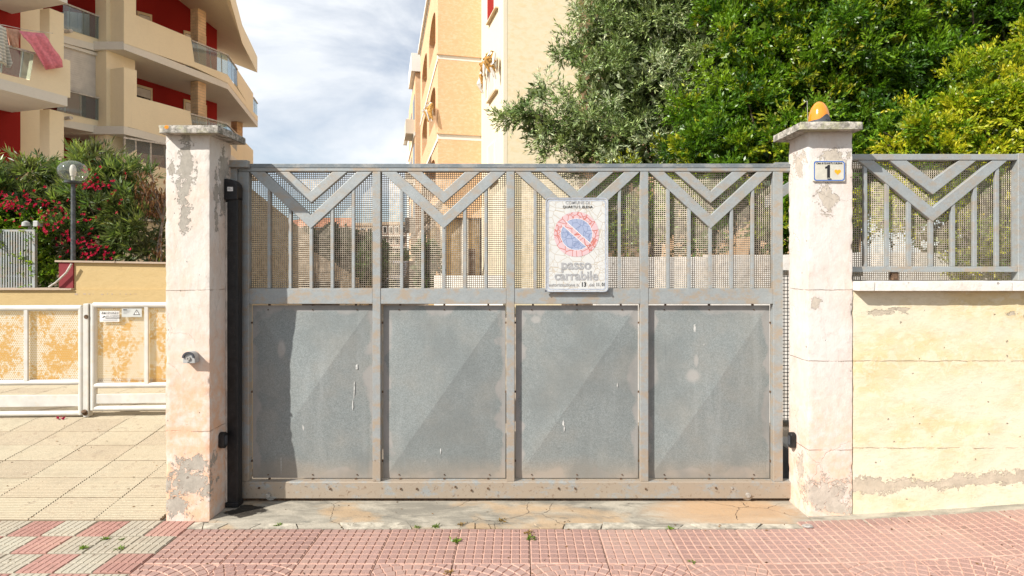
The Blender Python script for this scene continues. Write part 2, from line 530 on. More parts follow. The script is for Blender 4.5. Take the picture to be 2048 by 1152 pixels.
rpb = [(W(1668, 312, 3.56), (0.075, 0.05, 0.05)), (W(1655, 395, 3.56), (0.055, 0.05, 0.085)), (W(1632, 608, 3.56), (0.025, 0.05, 0.035)),
       (W(1600, 330, 3.68), (0.05, 0.07, 0.08)), (W(1652, 985, 3.56), (0.15, 0.1, 0.085)), (W(1595, 935, 3.66), (0.04, 0.04, 0.10)), (W(1665, 1010, 3.56), (0.10, 0.1, 0.05))]
M['pillar_r'] = plaster('plaster_peach_right', (0.665, 0.62, 0.57), (0.64, 0.51, 0.42), 0.65, rpb, (0.48, 0.42, 0.345), (1, 1, 0.6), warm_low=((0.74, 0.48, 0.33), 1.0, 0.85), seams=(0.42, 0.975, 1.42), scale=4)
wpb = [(W(1757, 624, 3.62), (0.12, 0.1, 0.022)), (W(1786, 617, 3.62), (0.08, 0.1, 0.015)), (W(2008, 625, 3.62), (0.04, 0.1, 0.02)), (W(2042, 627, 3.62), (0.03, 0.1, 0.03))]
M['wall_y'] = plaster('plaster_yellow', (0.69, 0.62, 0.465), (0.665, 0.525, 0.275), 0.85, wpb, (0.47, 0.405, 0.31), (0.75, 1, 1.6), seams=(0.43, 0.975), crack=0.0, skirt=(0.17, 0.036, 0.05), scale=2.3, amp=0.9)
M['ledge'] = plaster('ledge_white', (0.70, 0.67, 0.62), (0.60, 0.52, 0.43), 0.6, (), crack=0.3)

def lichen_cap():
    n = NT('cap_concrete', 0.95, 0.1)
    a = n.noise(26, 8, 0.72); b = n.noise(60, 6, 0.7); c = n.noise(6, 4)
    k = n.mix(n.step(a, 0.40, 0.62), (0.20, 0.185, 0.155), (0.55, 0.50, 0.43))
    k = n.mix(n.mt('MULTIPLY', n.step(b, 0.55, 0.7), 0.8), k, (0.10, 0.095, 0.075))
    k = n.mix(n.mt('MULTIPLY', n.step(n.mt('ADD', c, n.mt('MULTIPLY', b, 0.3)), 0.66, 0.74), 0.7), k, (0.42, 0.40, 0.26))
    o = n.blob(W(333, 254, 3.45), (0.014, 0.03, 0.012), 0.3, a)
    k = n.mix(n.step(o, 1.0, 0.9), k, (0.65, 0.24, 0.03))
    n.col(k)
    n.bump(n.mt('ADD', a, n.mt('MULTIPLY', b, 0.5)), 0.9, 0.006)
    return n.m
M['cap'] = lichen_cap()
M['zinc'] = zinc('galvanised_frame')
M['zinc_clean'] = zinc('galvanised_bar', (0.325, 0.345, 0.34), dirt_amt=0.6)
M['zinc_dark'] = zinc('galvanised_top', (0.17, 0.195, 0.205), (0.42, 0.40, 0.36), 0.55)
M['wire'] = plain('wire_mesh', (0.48, 0.41, 0.32), 0.6, 0.2, 0.2, 30)
M['sheet'] = sheet_zinc()
M['rusty'] = plain('rusty_bolt', (0.14, 0.085, 0.05), 0.8, 0.2, 0.4, 80)
M['steel'] = plain('bolt_steel', (0.5, 0.48, 0.44), 0.4, 0.5, 0.2, 60)
M['black'] = plain('black_plastic', (0.012, 0.012, 0.013), 0.42, 0, 0.3, 20, spec=0.4, grime=0.25, grimecol=(0.06, 0.05, 0.04))
M['greyplastic'] = plain('grey_plastic', (0.42, 0.42, 0.40), 0.5, 0, 0.08)
M['darkgrey'] = plain('dark_grey_plastic', (0.07, 0.075, 0.085), 0.5, 0, 0.2)
M['trim'] = plain('pale_trim', (0.58, 0.53, 0.46), 0.7, 0, 0.2, 15)

def concrete():
    n = NT('worn_concrete', 0.92, 0.15)
    s = n.mp(n.pos, (0.8, 2.2, 1))
    a = n.noise(3.0, 8, 0.65, s, 0.8); b = n.noise(45, 6, 0.7); c = n.noise(1.6, 5, 0.6, n.mp(n.pos, (1, 1.2, 1), (4, 2, 0)), 0.4)
    k = n.mix(n.step(a, 0.36, 0.64), (0.23, 0.21, 0.17), (0.43, 0.385, 0.305))
    k = n.mix(n.mt('MULTIPLY', n.step(c, 0.50, 0.62), 0.75), k, (0.45, 0.31, 0.18))
    k = n.mix(n.mt('MULTIPLY', n.step(n.noise(5, 7, 0.7, s), 0.55, 0.66), 0.6), k, (0.16, 0.15, 0.125))
    x, y, z = n.xyz()
    ro = n.blob((1.30, -0.15, 0.0), (0.55, 0.22, 0.2), 0.3, a)
    k = n.mix(n.mt('MULTIPLY', n.step(ro, 1.1, 0.6), 0.75), k, n.mix(b, (0.44, 0.26, 0.13), (0.54, 0.38, 0.24)))
    oil = n.blob((-1.76, -0.14, 0.0), (0.13, 0.10, 0.2), 0.4, n.noise(11, 6, 0.6))
    k = n.mix(n.mt('MULTIPLY', n.step(oil, 1.0, 0.8), 0.92), k, (0.018, 0.014, 0.011))
    k = n.mix(n.mt('MULTIPLY', n.step(b, 0.5, 0.75), 0.3), k, (0.2, 0.17, 0.13))
    wv = n.mix(0.10, n.pos, n.noise(6, 4, 0.6, col=True))
    ce = n.vor(2.3, 'DISTANCE_TO_EDGE', wv)
    cm = n.mt('MULTIPLY', n.step(ce, 0.004, 0.001), n.step(c, 0.48, 0.56))
    k = n.mix(cm, k, (0.06, 0.05, 0.04))
    n.col(k)
    n.bump(n.mt('SUBTRACT', n.mt('ADD', a, n.mt('MULTIPLY', b, 0.6)), cm), 0.7, 0.006)
    return n.m
M['concrete'] = concrete()
M['crust'] = plain('cracked_mortar', (0.46, 0.415, 0.33), 0.95, 0, 0.25, 14, 0.6, 80, 0.1, 0.4, (0.27, 0.23, 0.17))
M['crackbed'] = plain('crack_bed', (0.08, 0.066, 0.05), 1, 0, 0.3, 20)

def tile_mat(name, c, groove, wear=0.4, dirt=(0.45, 0.36, 0.25)):
    n = NT(name, 0.85, 0.2)
    g = n.noise(170, 3, 0.7); b = n.noise(2.2, 6, 0.6); s = n.noise(14, 6, 0.66)
    r = n.rnd()
    k = n.mix(n.step(g, 0.3, 0.7), tuple(q * 0.66 for q in c), tuple(q * 1.24 for q in c))
    k = n.mix(n.mt('MULTIPLY', n.mt('SUBTRACT', r, 0.2), 0.5), k, (c[0] * 1.1, c[1] * 1.25, c[2] * 1.25))
    k = n.mix(n.mt('MULTIPLY', n.step(b, 0.42, 0.7), wear), k, dirt)
    k = n.mix(n.mt('MULTIPLY', n.step(r, 0.45, 0.05), 0.22), k, tuple(q * 0.6 for q in c))
    k = n.mix(n.mt('MULTIPLY', n.step(n.noise(3.4, 6, 0.7, n.mp(n.pos, (1, 1, 1), (6, 2, 1))), 0.53, 0.68), 0.28), k, tuple(q * 0.55 for q in c))
    k = n.mix(n.mt('MULTIPLY', n.step(s, 0.55, 0.72), 0.55), k, (0.18, 0.12, 0.09))
    o = n.xyz(n.tc.outputs['Object'])[2]
    k = n.mix(n.step(o, -0.0012, -0.0045), k, n.mix(n.step(s, 0.4, 0.6), groove, tuple(q * 1.25 for q in groove)))
    n.col(k)
    n.bump(n.mt('ADD', g, n.mt('MULTIPLY', s, 0.6)), 0.5, 0.003)
    return n.m
M['pink'] = tile_mat('pink_tile', (0.375, 0.232, 0.195), (0.50, 0.32, 0.25), 0.45, (0.43, 0.30, 0.225))
M['redtile'] = tile_mat('red_ribbed_tile', (0.41, 0.225, 0.185), (0.30, 0.165, 0.13), 0.4, (0.50, 0.34, 0.25))
M['greytile'] = tile_mat('grey_ribbed_tile', (0.43, 0.385, 0.30), (0.31, 0.275, 0.21), 0.4, (0.52, 0.43, 0.30))
M['beige'] = tile_mat('beige_ribbed_tile', (0.46, 0.385, 0.275), (0.27, 0.215, 0.145), 0.45, (0.45, 0.37, 0.25))
M['bedding'] = plain('tile_bedding', (0.17, 0.13, 0.095), 1, 0, 0.3, 12, 0.6, 60)
M['ground'] = plain('yard_asphalt', (0.30, 0.25, 0.19), 0.95, 0, 0.2, 1.2, 0.4, 30)
M['road'] = plain('street_asphalt', (0.06, 0.058, 0.055), 0.9, 0, 0.25, 3, 0.5, 90)
M['soil'] = plain('garden_soil', (0.13, 0.09, 0.055), 1, 0, 0.35, 3, 0.7, 20)

M['whitepaint'] = plain('white_gloss_paint', (0.62, 0.60, 0.545), 0.35, 0, 0.06, 8, grime=0.35, grimecol=(0.62, 0.48, 0.30))
def perf_mat():
    n = NT('rusted_white_sheet', 0.6, 0.3)
    a = n.noise(3.0, 8, 0.7); b = n.noise(34, 7, 0.75)
    f = n.mt('ADD', n.mt('MULTIPLY', a, 0.6), n.mt('MULTIPLY', b, 0.5))
    k = n.mix(n.step(f, 0.535, 0.60), (0.66, 0.60, 0.49), (0.56, 0.29, 0.05))
    k = n.mix(n.step(f, 0.68, 0.78), k, (0.30, 0.11, 0.03))
    n.col(k)
    return n.m
M['perf'] = perf_mat()

def building(name, c, c2=None, streak=0.25, scale=1.4, bump=0.25):
    n = NT(name, 0.9, 0.12)
    a = n.noise(scale, 6, 0.6, n.mp(n.pos, (1, 1, 0.5))); b = n.noise(scale * 6, 7, 0.7, n.mp(n.pos, (1, 1, 1.9)), 0.6)
    c2 = c2 or tuple(q * 0.82 for q in c)
    k = n.mix(n.mt('MULTIPLY', n.step(b, 0.42, 0.66), streak * 2.2), c, c2)
    k = n.mix(n.mt('MULTIPLY', n.step(a, 0.45, 0.7), 0.3), k, tuple(q * 0.86 for q in c))
    st = n.noise(2.2, 6, 0.7, n.mp(n.pos, (2.5, 2.5, 0.16)))
    k = n.mix(n.mt('MULTIPLY', n.step(st, 0.60, 0.76), 0.35), k, tuple(q * 0.62 for q in c))
    n.col(k)
    n.bump(b, bump, 0.02)
    return n.m
M['cream'] = building('cream_render', (0.84, 0.71, 0.48), streak=0.08)
M['slabwhite'] = building('off_white_render', (0.72, 0.67, 0.57), streak=0.1)
M['soffit'] = building('soffit_render', (0.58, 0.53, 0.44), streak=0.06)
M['redwall'] = building('dark_red_render', (0.30, 0.022, 0.018), streak=0.06)
M['maroon'] = building('maroon_render', (0.23, 0.045, 0.05), streak=0.1)
M['peach'] = building('peach_sponged_render', (0.72, 0.45, 0.25), (0.75, 0.56, 0.37), 0.35, 1.1)
M['yellow'] = building('yellow_sponged_render', (0.80, 0.70, 0.48), (0.78, 0.61, 0.34), 0.35, 0.7)
M['creamwhite'] = building('pale_cream_render', (0.80, 0.70, 0.51), streak=0.06)
M['white'] = building('white_band', (0.80, 0.75, 0.66), streak=0.1)
M['ochre'] = building('ochre_garden_wall', (0.52, 0.385, 0.19), (0.46, 0.335, 0.155), 0.2, 2.0)
M['coping'] = building('stone_coping', (0.46, 0.36, 0.27), streak=0.2)
M['portico'] = building('portico_ochre', (0.66, 0.47, 0.24), streak=0.2)
M['tanwall'] = building('tan_render', (0.64, 0.50, 0.33), streak=0.2)
M['fartan'] = building('far_tan_render', (0.55, 0.41, 0.28), streak=0.1)
M['farbrown'] = building('far_brown_render', (0.33, 0.22, 0.17), streak=0.1)
M['terracotta'] = plain('terracotta_roof', (0.50, 0.22, 0.12), 0.9, 0, 0.3, 3)
M['stone'] = plain('tuff_block', (0.60, 0.47, 0.33), 0.95, 0, 0.3, 5, 0.7, 30)
M['brick'] = plain('tan_brick', (0.64, 0.43, 0.24), 0.9, 0, 0.12, 3, 0.4, 40)
M['mortar'] = plain('mortar', (0.40, 0.30, 0.20), 0.95, 0, 0.1, 10)
M['shutter'] = plain('roller_shutter', (0.62, 0.57, 0.50), 0.6, 0, 0.06, 4)
M['frame_w'] = plain('pale_frame', (0.70, 0.58, 0.38), 0.6, 0, 0.06, 4)
M['darkwin'] = plain('dark_window', (0.015, 0.016, 0.018), 0.12, 0, 0.2, 4, spec=0.5)
M['woodshut'] = plain('brown_wood', (0.14, 0.07, 0.03), 0.7, 0, 0.2, 12)
M['orange_cloth'] = plain('orange_awning_cloth', (0.46, 0.25, 0.07), 0.95, 0, 0.4, 14)
M['white_cloth'] = plain('white_cloth', (0.70, 0.66, 0.58), 0.95, 0, 0.1, 14)
M['pink_cloth'] = plain('pink_towel', (0.72, 0.23, 0.26), 0.95, 0, 0.12, 14)
M['peach_cloth'] = plain('peach_cloth', (0.62, 0.36, 0.24), 0.95, 0, 0.12, 14)
def striped():
    n = NT('striped_cloth', 0.95, 0.1)
    x, y, z = n.xyz()
    w = n.mt('SINE', n.mt('MULTIPLY', z, 75))
    n.col(n.mix(n.step(w, -0.1, 0.4), (0.42, 0.40, 0.33), (0.66, 0.62, 0.52)))
    return n.m
M['stripes'] = striped()
def glass(name, tint=(0.75, 0.82, 0.82), alpha=0.3, rough=0.03):
    n = NT(name, rough, 0.5)
    tr = n.t.nodes.new('ShaderNodeBsdfTransparent'); tr.inputs[0].default_value = tint + (1,)
    gl = n.t.nodes.new('ShaderNodeBsdfGlossy'); gl.inputs['Roughness'].default_value = rough
    fr = n.t.nodes.new('ShaderNodeLayerWeight')
    f2 = n.mt('MULTIPLY_ADD', n.mt('POWER', fr.outputs['Facing'], 3.5), 0.6, 0.05, clamp=True)
    mx = n.t.nodes.new('ShaderNodeMixShader')
    n.put(mx.inputs[0], f2); n.t.links.new(tr.outputs[0], mx.inputs[1]); n.t.links.new(gl.outputs[0], mx.inputs[2])
    df = n.t.nodes.new('ShaderNodeMixShader'); df.inputs[0].default_value = alpha
    n.b.inputs['Base Color'].default_value = (0.42, 0.45, 0.45, 1)
    n.t.links.new(mx.outputs[0], df.inputs[1]); n.t.links.new(n.b.outputs[0], df.inputs[2])
    n.t.links.new(df.outputs[0], n.out.inputs[0])
    return n.m
M['glass'] = glass('balcony_glass', (0.72, 0.80, 0.80), 0.16)
M['globe'] = glass('smoky_globe', (0.92, 0.90, 0.84), 0.14, 0.05)
M['vglass'] = glass('veranda_glass', (0.7, 0.75, 0.75), 0.2)
def amber():
    n = NT('amber_lens', 0.14, 0.6)
    x, y, z = n.xyz(n.tc.outputs['Object'])
    a = n.mt('SINE', n.mt('MULTIPLY', z, 900)); 
    at = n.mt('ARCTAN2', x, y)
    b = n.mt('SINE', n.mt('MULTIPLY', at, 46))
    n.col((0.66, 0.235, 0.006))
    n.b.inputs['Coat Weight'].default_value = 0.8
    n.b.inputs['Coat Roughness'].default_value = 0.08
    n.bump(n.mt('ADD', a, b), 0.05, 0.0008)
    return n.m
M['amber'] = amber()
M['bulb'] = plain('white_bulb', (0.85, 0.84, 0.8), 0.3, 0, 0.02)
M['poledark'] = plain('dark_lamp_pole', (0.09, 0.10, 0.105), 0.5, 0.2, 0.25, 20, grime=0.3)

def leaf_mat(name, trans=0.35, rough=0.36, spec=0.5):
    n = NT(name, rough, spec)
    at = n.t.nodes.new('ShaderNodeAttribute'); at.attribute_name = 'tint'
    n.col(at.outputs['Color'])
    tl = n.t.nodes.new('ShaderNodeBsdfTranslucent')
    n.put(tl.inputs[0], n.mix(1.0, at.outputs['Color'], (1.25, 1.35, 0.6), 'MULTIPLY'))
    mx = n.t.nodes.new('ShaderNodeMixShader'); mx.inputs[0].default_value = trans
    n.t.links.new(n.b.outputs[0], mx.inputs[1]); n.t.links.new(tl.outputs[0], mx.inputs[2])
    n.t.links.new(mx.outputs[0], n.out.inputs[0])
    return n.m
M['leaf'] = leaf_mat('leaf_glossy')
M['leaf_olive'] = leaf_mat('leaf_olive', 0.15, 0.55, 0.35)
M['petal'] = leaf_mat('petal', 0.3, 0.8, 0.1)
M['bark'] = plain('bark', (0.15, 0.11, 0.08), 0.95, 0, 0.4, 22, 0.8, 40)
M['drybark'] = plain('dry_bark', (0.22, 0.17, 0.13), 0.95, 0, 0.3, 22)
M['ink'] = plain('black_ink', (0.02, 0.02, 0.022), 0.6, 0, 0.1)
M['inkgrey'] = plain('faded_ink', (0.37, 0.37, 0.37), 0.8, 0, 0.15, 60)
M['blue'] = plain('blue_enamel', (0.02, 0.12, 0.45), 0.4, 0, 0.05)
M['orange'] = plain('orange_enamel', (0.85, 0.36, 0.02), 0.4, 0, 0.05)
M['enamel'] = plain('cream_enamel', (0.58, 0.55, 0.46), 0.35, 0, 0.06, 30)
M['signwhite'] = plain('white_print', (0.78, 0.76, 0.72), 0.5, 0, 0.05)
M['signgrey'] = plain('grey_print', (0.52, 0.53, 0.50), 0.5, 0, 0.05)
def crackle(name, c, edge, scale=24, width=0.045):
    n = NT(name, 0.6, 0.25)
    wv = n.mix(0.022, n.pos, n.noise(9, 3, 0.5, col=True))
    v = n.mp(wv, (1, 0.0, 1))
    e = n.vor(scale, 'DISTANCE_TO_EDGE', v)
    e2 = n.vor(scale * 1.9, 'DISTANCE_TO_EDGE', v)
    cm = n.step(e, width, width * 0.45)
    c2 = n.mt('MULTIPLY', n.step(e2, width, width * 0.4), n.step(n.noise(8, 2), 0.5, 0.58))
    m = n.mt('MAXIMUM', cm, c2)
    k = n.mix(n.step(n.noise(12, 4), 0.3, 0.7), tuple(q * 0.93 for q in c), c)
    n.col(n.mix(n.mt('MULTIPLY', m, 0.85), k, edge))
    n.bump(n.mt('SUBTRACT', 1.0, m), 0.5, 0.002)
    return n.m
M['crk_white'] = crackle('crazed_white', (0.60, 0.60, 0.57), (0.50, 0.44, 0.35), 17, 0.032)
M['crk_red'] = crackle('crazed_faded_red', (0.62, 0.44, 0.45), (0.50, 0.13, 0.09), 22, 0.055)
M['crk_blue'] = crackle('crazed_faded_blue', (0.34, 0.39, 0.53), (0.19, 0.24, 0.38), 26, 0.05)
M['drip'] = plain('old_paint_drip', (0.50, 0.50, 0.47), 0.8, 0, 0.2, 60)
M['rim'] = plain('faded_blue_rim', (0.42, 0.45, 0.50), 0.6, 0, 0.1, 40)
M['petal_litter'] = plain('dry_litter', (0.17, 0.09, 0.04), 0.9, 0, 0.4, 50)
M['carwhite'] = plain('white_car_paint', (0.80, 0.80, 0.79), 0.25, 0, 0.02)
M['rubber'] = plain('tyre_rubber', (0.02, 0.02, 0.02), 0.8, 0, 0.1)
# ------------------------------------------------------------------ ground, pavement, drive
def gzf(x): return 0.04 * max(0.0, x - 1.5) ** 1.5
def Yd(d): return d - D0
m = MB(); m.add([(-400, -400, -0.16), (400, -400, -0.16), (400, 600, -0.16), (-400, 600, -0.16)], [(0, 1, 2, 3)])
put(m.build('ground', M['ground'], fix=False), kind='structure')
m = MB(); m.add([(-60, -9, -0.125), (60, -9, -0.125), (60, Yd(1.62), -0.125), (-60, Yd(1.62), -0.125)], [(0, 1, 2, 3)])
put(m.build('road', M['road'], fix=False), kind='structure')
def sheet(x0, x1, d0, d1, n, zf, skirt=-0.2):
    m = MB()
    for i in range(n):
        a = x0 + (x1 - x0) * i / n; b = x0 + (x1 - x0) * (i + 1) / n
        m.add([(a, Yd(d0), zf(a)), (b, Yd(d0), zf(b)), (b, Yd(d1), zf(b)), (a, Yd(d1), zf(a)), (a, Yd(d0), skirt), (b, Yd(d0), skirt)],
              [(0, 1, 2, 3), (4, 5, 1, 0)])
    return m
pave = put(sheet(-9, 9, 1.78, 3.9, 90, lambda x: gzf(x) - 0.013).build('pavement', M['bedding'], fix=False), kind='structure')
put(sheet(-9, 9, 1.62, 1.775, 60, lambda x: gzf(x) + 0.002).build('kerb', M['crust'], fix=False), kind='structure')
yard = MB(); yard.add([(-30, Yd(3.86), -0.006), (30, Yd(3.86), -0.006), (30, 140, -0.006), (-30, 140, -0.006)], [(0, 1, 2, 3)])
put(yard.build('courtyard', M['ground'], fix=False), kind='structure')

def frustum(m, pts, z0=-0.006, z1=0.0, ins=0.0022):
    c = [sum(p[0] for p in pts) / len(pts), sum(p[1] for p in pts) / len(pts)]
    top = []
    for p in pts:
        dx, dy = c[0] - p[0], c[1] - p[1]; l = math.hypot(dx, dy) or 1
        top.append((p[0] + dx / l * ins * 1.4, p[1] + dy / l * ins * 1.4, z1))
    n = len(pts)
    m.add([(p[0], p[1], z0) for p in pts] + top, [tuple(range(n, 2 * n))] + [(i, (i + 1) % n, (i + 1) % n + n, i + n) for i in range(n)])
TW, TD = 0.41, 0.40
def tile_body(m, w, d, z=-0.006):
    w -= 0.005; d -= 0.005
    m.add([(-w / 2, -d / 2, -0.02), (w / 2, -d / 2, -0.02), (w / 2, d / 2, -0.02), (-w / 2, d / 2, -0.02), (-w / 2, -d / 2, z), (w / 2, -d / 2, z), (w / 2, d / 2, z), (-w / 2, d / 2, z)],
          [(4, 5, 6, 7), (0, 1, 5, 4), (1, 2, 6, 5), (2, 3, 7, 6), (3, 0, 4, 7)])
def tile_squares():
    m = MB(); tile_body(m, TW, TD)
    for i in range(8):
        for j in range(8):
            x0 = -TW / 2 + 0.004 + i * (TW - 0.008) / 8; y0 = -TD / 2 + 0.004 + j * (TD - 0.008) / 8
            a, b = (TW - 0.008) / 8, (TD - 0.008) / 8; g = 0.0035
            frustum(m, [(x0 + g, y0 + g), (x0 + a - g, y0 + g), (x0 + a - g, y0 + b - g), (x0 + g, y0 + b - g)])
    return m.mesh('paving_tile')
def tile_fan(cx):
    m = MB(); tile_body(m, TW, TD); g = 0.003
    def clip(pts):
        for ax, sg, lim in ((0, 1, TW / 2 - .004), (0, -1, TW / 2 - .004), (1, 1, TD / 2 - .004), (1, -1, TD / 2 - .004)):
            out = []
            for i in range(len(pts)):
                a, b = pts[i - 1], pts[i]; da, db = lim - sg * a[ax], lim - sg * b[ax]
                if (da < 0) != (db < 0):
                    f = da / (da - db); out.append((a[0] + (b[0] - a[0]) * f, a[1] + (b[1] - a[1]) * f))
                if db >= 0: out.append(b)
            pts = out
            if len(pts) < 3: return None
        ar = abs(sum(pts[i - 1][0] * pts[i][1] - pts[i][0] * pts[i - 1][1] for i in range(len(pts)))) / 2
        return pts if ar > 0.0003 else None
    cy = -TD / 2 + 0.01
    for k in range(11):
        r0, r1 = 0.04 + k * 0.049, 0.04 + (k + 1) * 0.049
        ns = max(4, int(math.pi * (r0 + r1) / 2 / 0.05))
        for q in range(ns):
            a0 = math.pi * q / ns + g / r1; a1 = math.pi * (q + 1) / ns - g / r1
            am = (a0 + a1) / 2
            pts = [(cx + (r0 + g) * math.cos(a0), cy + (r0 + g) * math.sin(a0)), (cx + (r1 - g) * math.cos(a0), cy + (r1 - g) * math.sin(a0)),
                   (cx + (r1 - g) * math.cos(am), cy + (r1 - g) * math.sin(am)),
                   (cx + (r1 - g) * math.cos(a1), cy + (r1 - g) * math.sin(a1)), (cx + (r0 + g) * math.cos(a1), cy + (r0 + g) * math.sin(a1))]
            pts = clip(pts)
            if pts: frustum(m, pts)
    return m.mesh('paving_tile')
T_SQ, T_FA, T_FB = tile_squares(), tile_fan(0.0), tile_fan(-TW / 2 + 0.02)
for t in (T_SQ, T_FA, T_FB): t.materials.append(M['pink'])
def child(name, me, parent, loc, rot=(0, 0, 0), sc=None):
    o = bpy.data.objects.new(name, me); COL.objects.link(o)
    o.parent = parent; o.location = Vector(loc) - BASE[parent.name]; o.rotation_euler = rot
    if sc: o.scale = sc
    BASE[o.name] = BASE[parent.name]
    return o
for row in range(3):
    for c in range(-5, 9):
        xc = 0.055 + TW * (c + 0.5); dc = 3.212 - TD * row
        if row == 0 and xc > 1.5: dc -= 0.0
        me = T_SQ if row != 1 else (T_FA if c % 2 == 0 else (T_FB if c % 3 else T_SQ))
        sl = math.atan((gzf(xc + 0.2) - gzf(xc - 0.2)) / 0.4)
        child('paving_tile', me, pave, (xc, Yd(dc), (gzf(xc + 0.2) + gzf(xc - 0.2)) / 2 + random.uniform(-0.0016, 0.0012)),
              (random.uniform(-0.004, 0.004), -sl + random.uniform(-0.003, 0.003), random.uniform(-0.004, 0.004)))
# tiles up against the right wall, cut to the wedge
for c in range(4, 9):
    xc = 0.055 + TW * (c + 0.5)
    sl = math.atan((gzf(xc + 0.2) - gzf(xc - 0.2)) / 0.4)
    child('paving_tile', T_SQ, pave, (xc, Yd(3.412 + 0.045), (gzf(xc + 0.2) + gzf(xc - 0.2)) / 2 - 0.001), (0, -sl, 0), (1, 0.215, 1))
# checked ribbed tiles on the left
def tile_ribs():
    w = 0.2; m = MB(); tile_body(m, w, w, -0.005)
    for j in range(2):
        y0 = -w / 2 + 0.004 + j * (w - 0.008) / 2; y1 = y0 + (w - 0.008) / 2 - 0.004
        for i in range(5):
            x0 = -w / 2 + 0.004 + i * (w - 0.008) / 5; x1 = x0 + (w - 0.008) / 5 - 0.0035
            frustum(m, [(x0, y0), (x1, y0), (x1, y1), (x0, y1)], -0.005, 0, 0.003)
    return m.mesh('ribbed_tile')
RT = {}
for kk in ('redtile', 'greytile'):
    RT[kk] = tile_ribs(); RT[kk].materials.append(M[kk])
for r in range(6):
    for c in range(16):
        xc = -1.998 - 0.2 * (c + 0.5); dc = 3.525 - 0.2 * (r + 0.5)
        kk = 'redtile' if (r + c) % 2 == (0 if random.random() > 0.08 else 1) else 'greytile'
        child('ribbed_tile', RT[kk], pave, (xc, Yd(dc), random.uniform(-0.003, 0.001)), (random.uniform(-0.006, 0.006), random.uniform(-0.006, 0.006), random.uniform(-0.006, 0.006)))

# drive that ramps up to the white gate
SL = 0.146
def rz(d): return 0.0 if d < 3.53 else (SL * (d - 3.53) if d < 5.03 else SL * 1.5)
m = MB(); ds = [3.53, 5.03, 7.2]
prof = [(Yd(3.53), -0.016), (Yd(5.03), rz(5.03) - 0.016), (Yd(7.4), rz(5.03) - 0.016), (Yd(7.4), -0.15), (Yd(3.53), -0.15)]
m.prism([(-9, a, b) for a, b in prof], (9 - 2.20, 0, 0))
drive = put(m.build('driveway', M['bedding']), kind='structure')
def tile_fine(w, d, n=13):
    m = MB(); tile_body(m, w, d + 0.004, -0.0068)
    for i in range(n):
        y0 = -d / 2 + 0.003 + i * (d - 0.006) / n; p = (d - 0.006) / n
        xa, xb = -w / 2 + 0.003, w / 2 - 0.003
        m.add([(xa, y0, -0.0065), (xb, y0, -0.0065), (xb, y0 + p * 0.34, 0), (xa, y0 + p * 0.34, 0), (xb, y0 + p * 0.6, 0), (xa, y0 + p * 0.6, 0), (xb, y0 + p, -0.0065), (xa, y0 + p, -0.0065)],
              [(0, 1, 2, 3), (3, 2, 4, 5), (5, 4, 6, 7)])
    return m.mesh('drive_tile')
DT = tile_fine(0.41, 0.25); DT.materials.append(M['beige'])
for r in range(12):
    d_mid = 3.532 + 0.25 * (r + 0.5)
    ramp = d_mid < 5.03
    for c in range(14):
        xc = -2.232 - 0.41 * (c + 0.5) + (0.0)
        z = (rz(3.53) + SL * (d_mid - 3.53)) if ramp else rz(5.03)
        child('drive_tile', DT, drive, (xc, Yd(d_mid), z + 0.001 + random.uniform(-0.0015, 0.0015)), ((math.atan(SL) if ramp else 0) + random.uniform(-0.003, 0.003), random.uniform(-0.003, 0.003), 0))

# concrete threshold under the gate
def thr():
    bm = bmesh.new(); nx, ny = 110, 14
    vv = {}
    for i in range(nx + 1):
        for j in range(ny + 1):
            x = -1.915 + (1.84 + 1.915) * i / nx; d = 3.455 + (3.95 - 3.455) * j / ny
            z = -0.002 + 0.003 * mnoise.noise(Vector((x * 4, d * 6, 0))) + 0.0015 * mnoise.noise(Vector((x * 19, d * 19, 0)))
            if d < 3.51: z -= 0.007
            vv[i, j] = bm.verts.new((x, Yd(d), z))
    for i in range(nx):
        for j in range(ny):
            bm.faces.new((vv[i, j], vv[i + 1, j], vv[i + 1, j + 1], vv[i, j + 1]))
    return bm
th = put(bm_obj(thr(), 'threshold', M['concrete']), kind='structure')
m = MB(); m.box(-2.25, 1.84, Yd(3.412), Yd(3.56), -0.15, -0.0095)
link('crack_bed', m.mesh('crack_bed'), M['crackbed'], th)
random.seed(3)
x = -2.0; slant0 = 0.0
while x < 1.80:
    w = random.choice([0.05, 0.09, 0.14, 0.2, 0.3, 0.36]) * random.uniform(0.8, 1.2)
    x1 = min(1.82, x + w)
    slant = random.uniform(-0.07, 0.07) * min(1, w / 0.15)
    dF, dB = 3.419, 3.492 + random.uniform(-0.02, 0.014)
    split = random.random() < 0.5 and w > 0.12
    mid = random.uniform(3.44, 3.465)
    bands = [(dF, mid), (mid, dB)] if split else [(dF, dB)]
    for a, b in bands:
        pts = []
        sh = lambda s_, q: (slant0 + (slant - slant0) * s_ / 3) * (q - dF) / (dB - dF)
        for s_ in range(4): pts.append((x + (x1 - x) * s_ / 3 + sh(s_, a), a + random.uniform(-0.003, 0.003)))
        for s_ in range(3, -1, -1): pts.append((x + (x1 - x) * s_ / 3 + sh(s_, b), b + random.uniform(-0.004, 0.007)))
        cxp = sum(p[0] for p in pts) / 8; cyp = sum(p[1] for p in pts) / 8
        pts = [(cxp + (p[0] - cxp) * (1 - 0.0035 / max(0.03, x1 - x)), cyp + (p[1] - cyp) * 0.965) for p in pts]
        mm = MB(); frustum(mm, [(p[0], Yd(p[1])) for p in pts], -0.03, -0.002 + random.uniform(-0.003, 0.002), 0.002)
        mm.build('cracked_slab', M['concrete' if random.random() < 0.5 else 'crust'], th, fix=False)
    x = x1; slant0 = slant
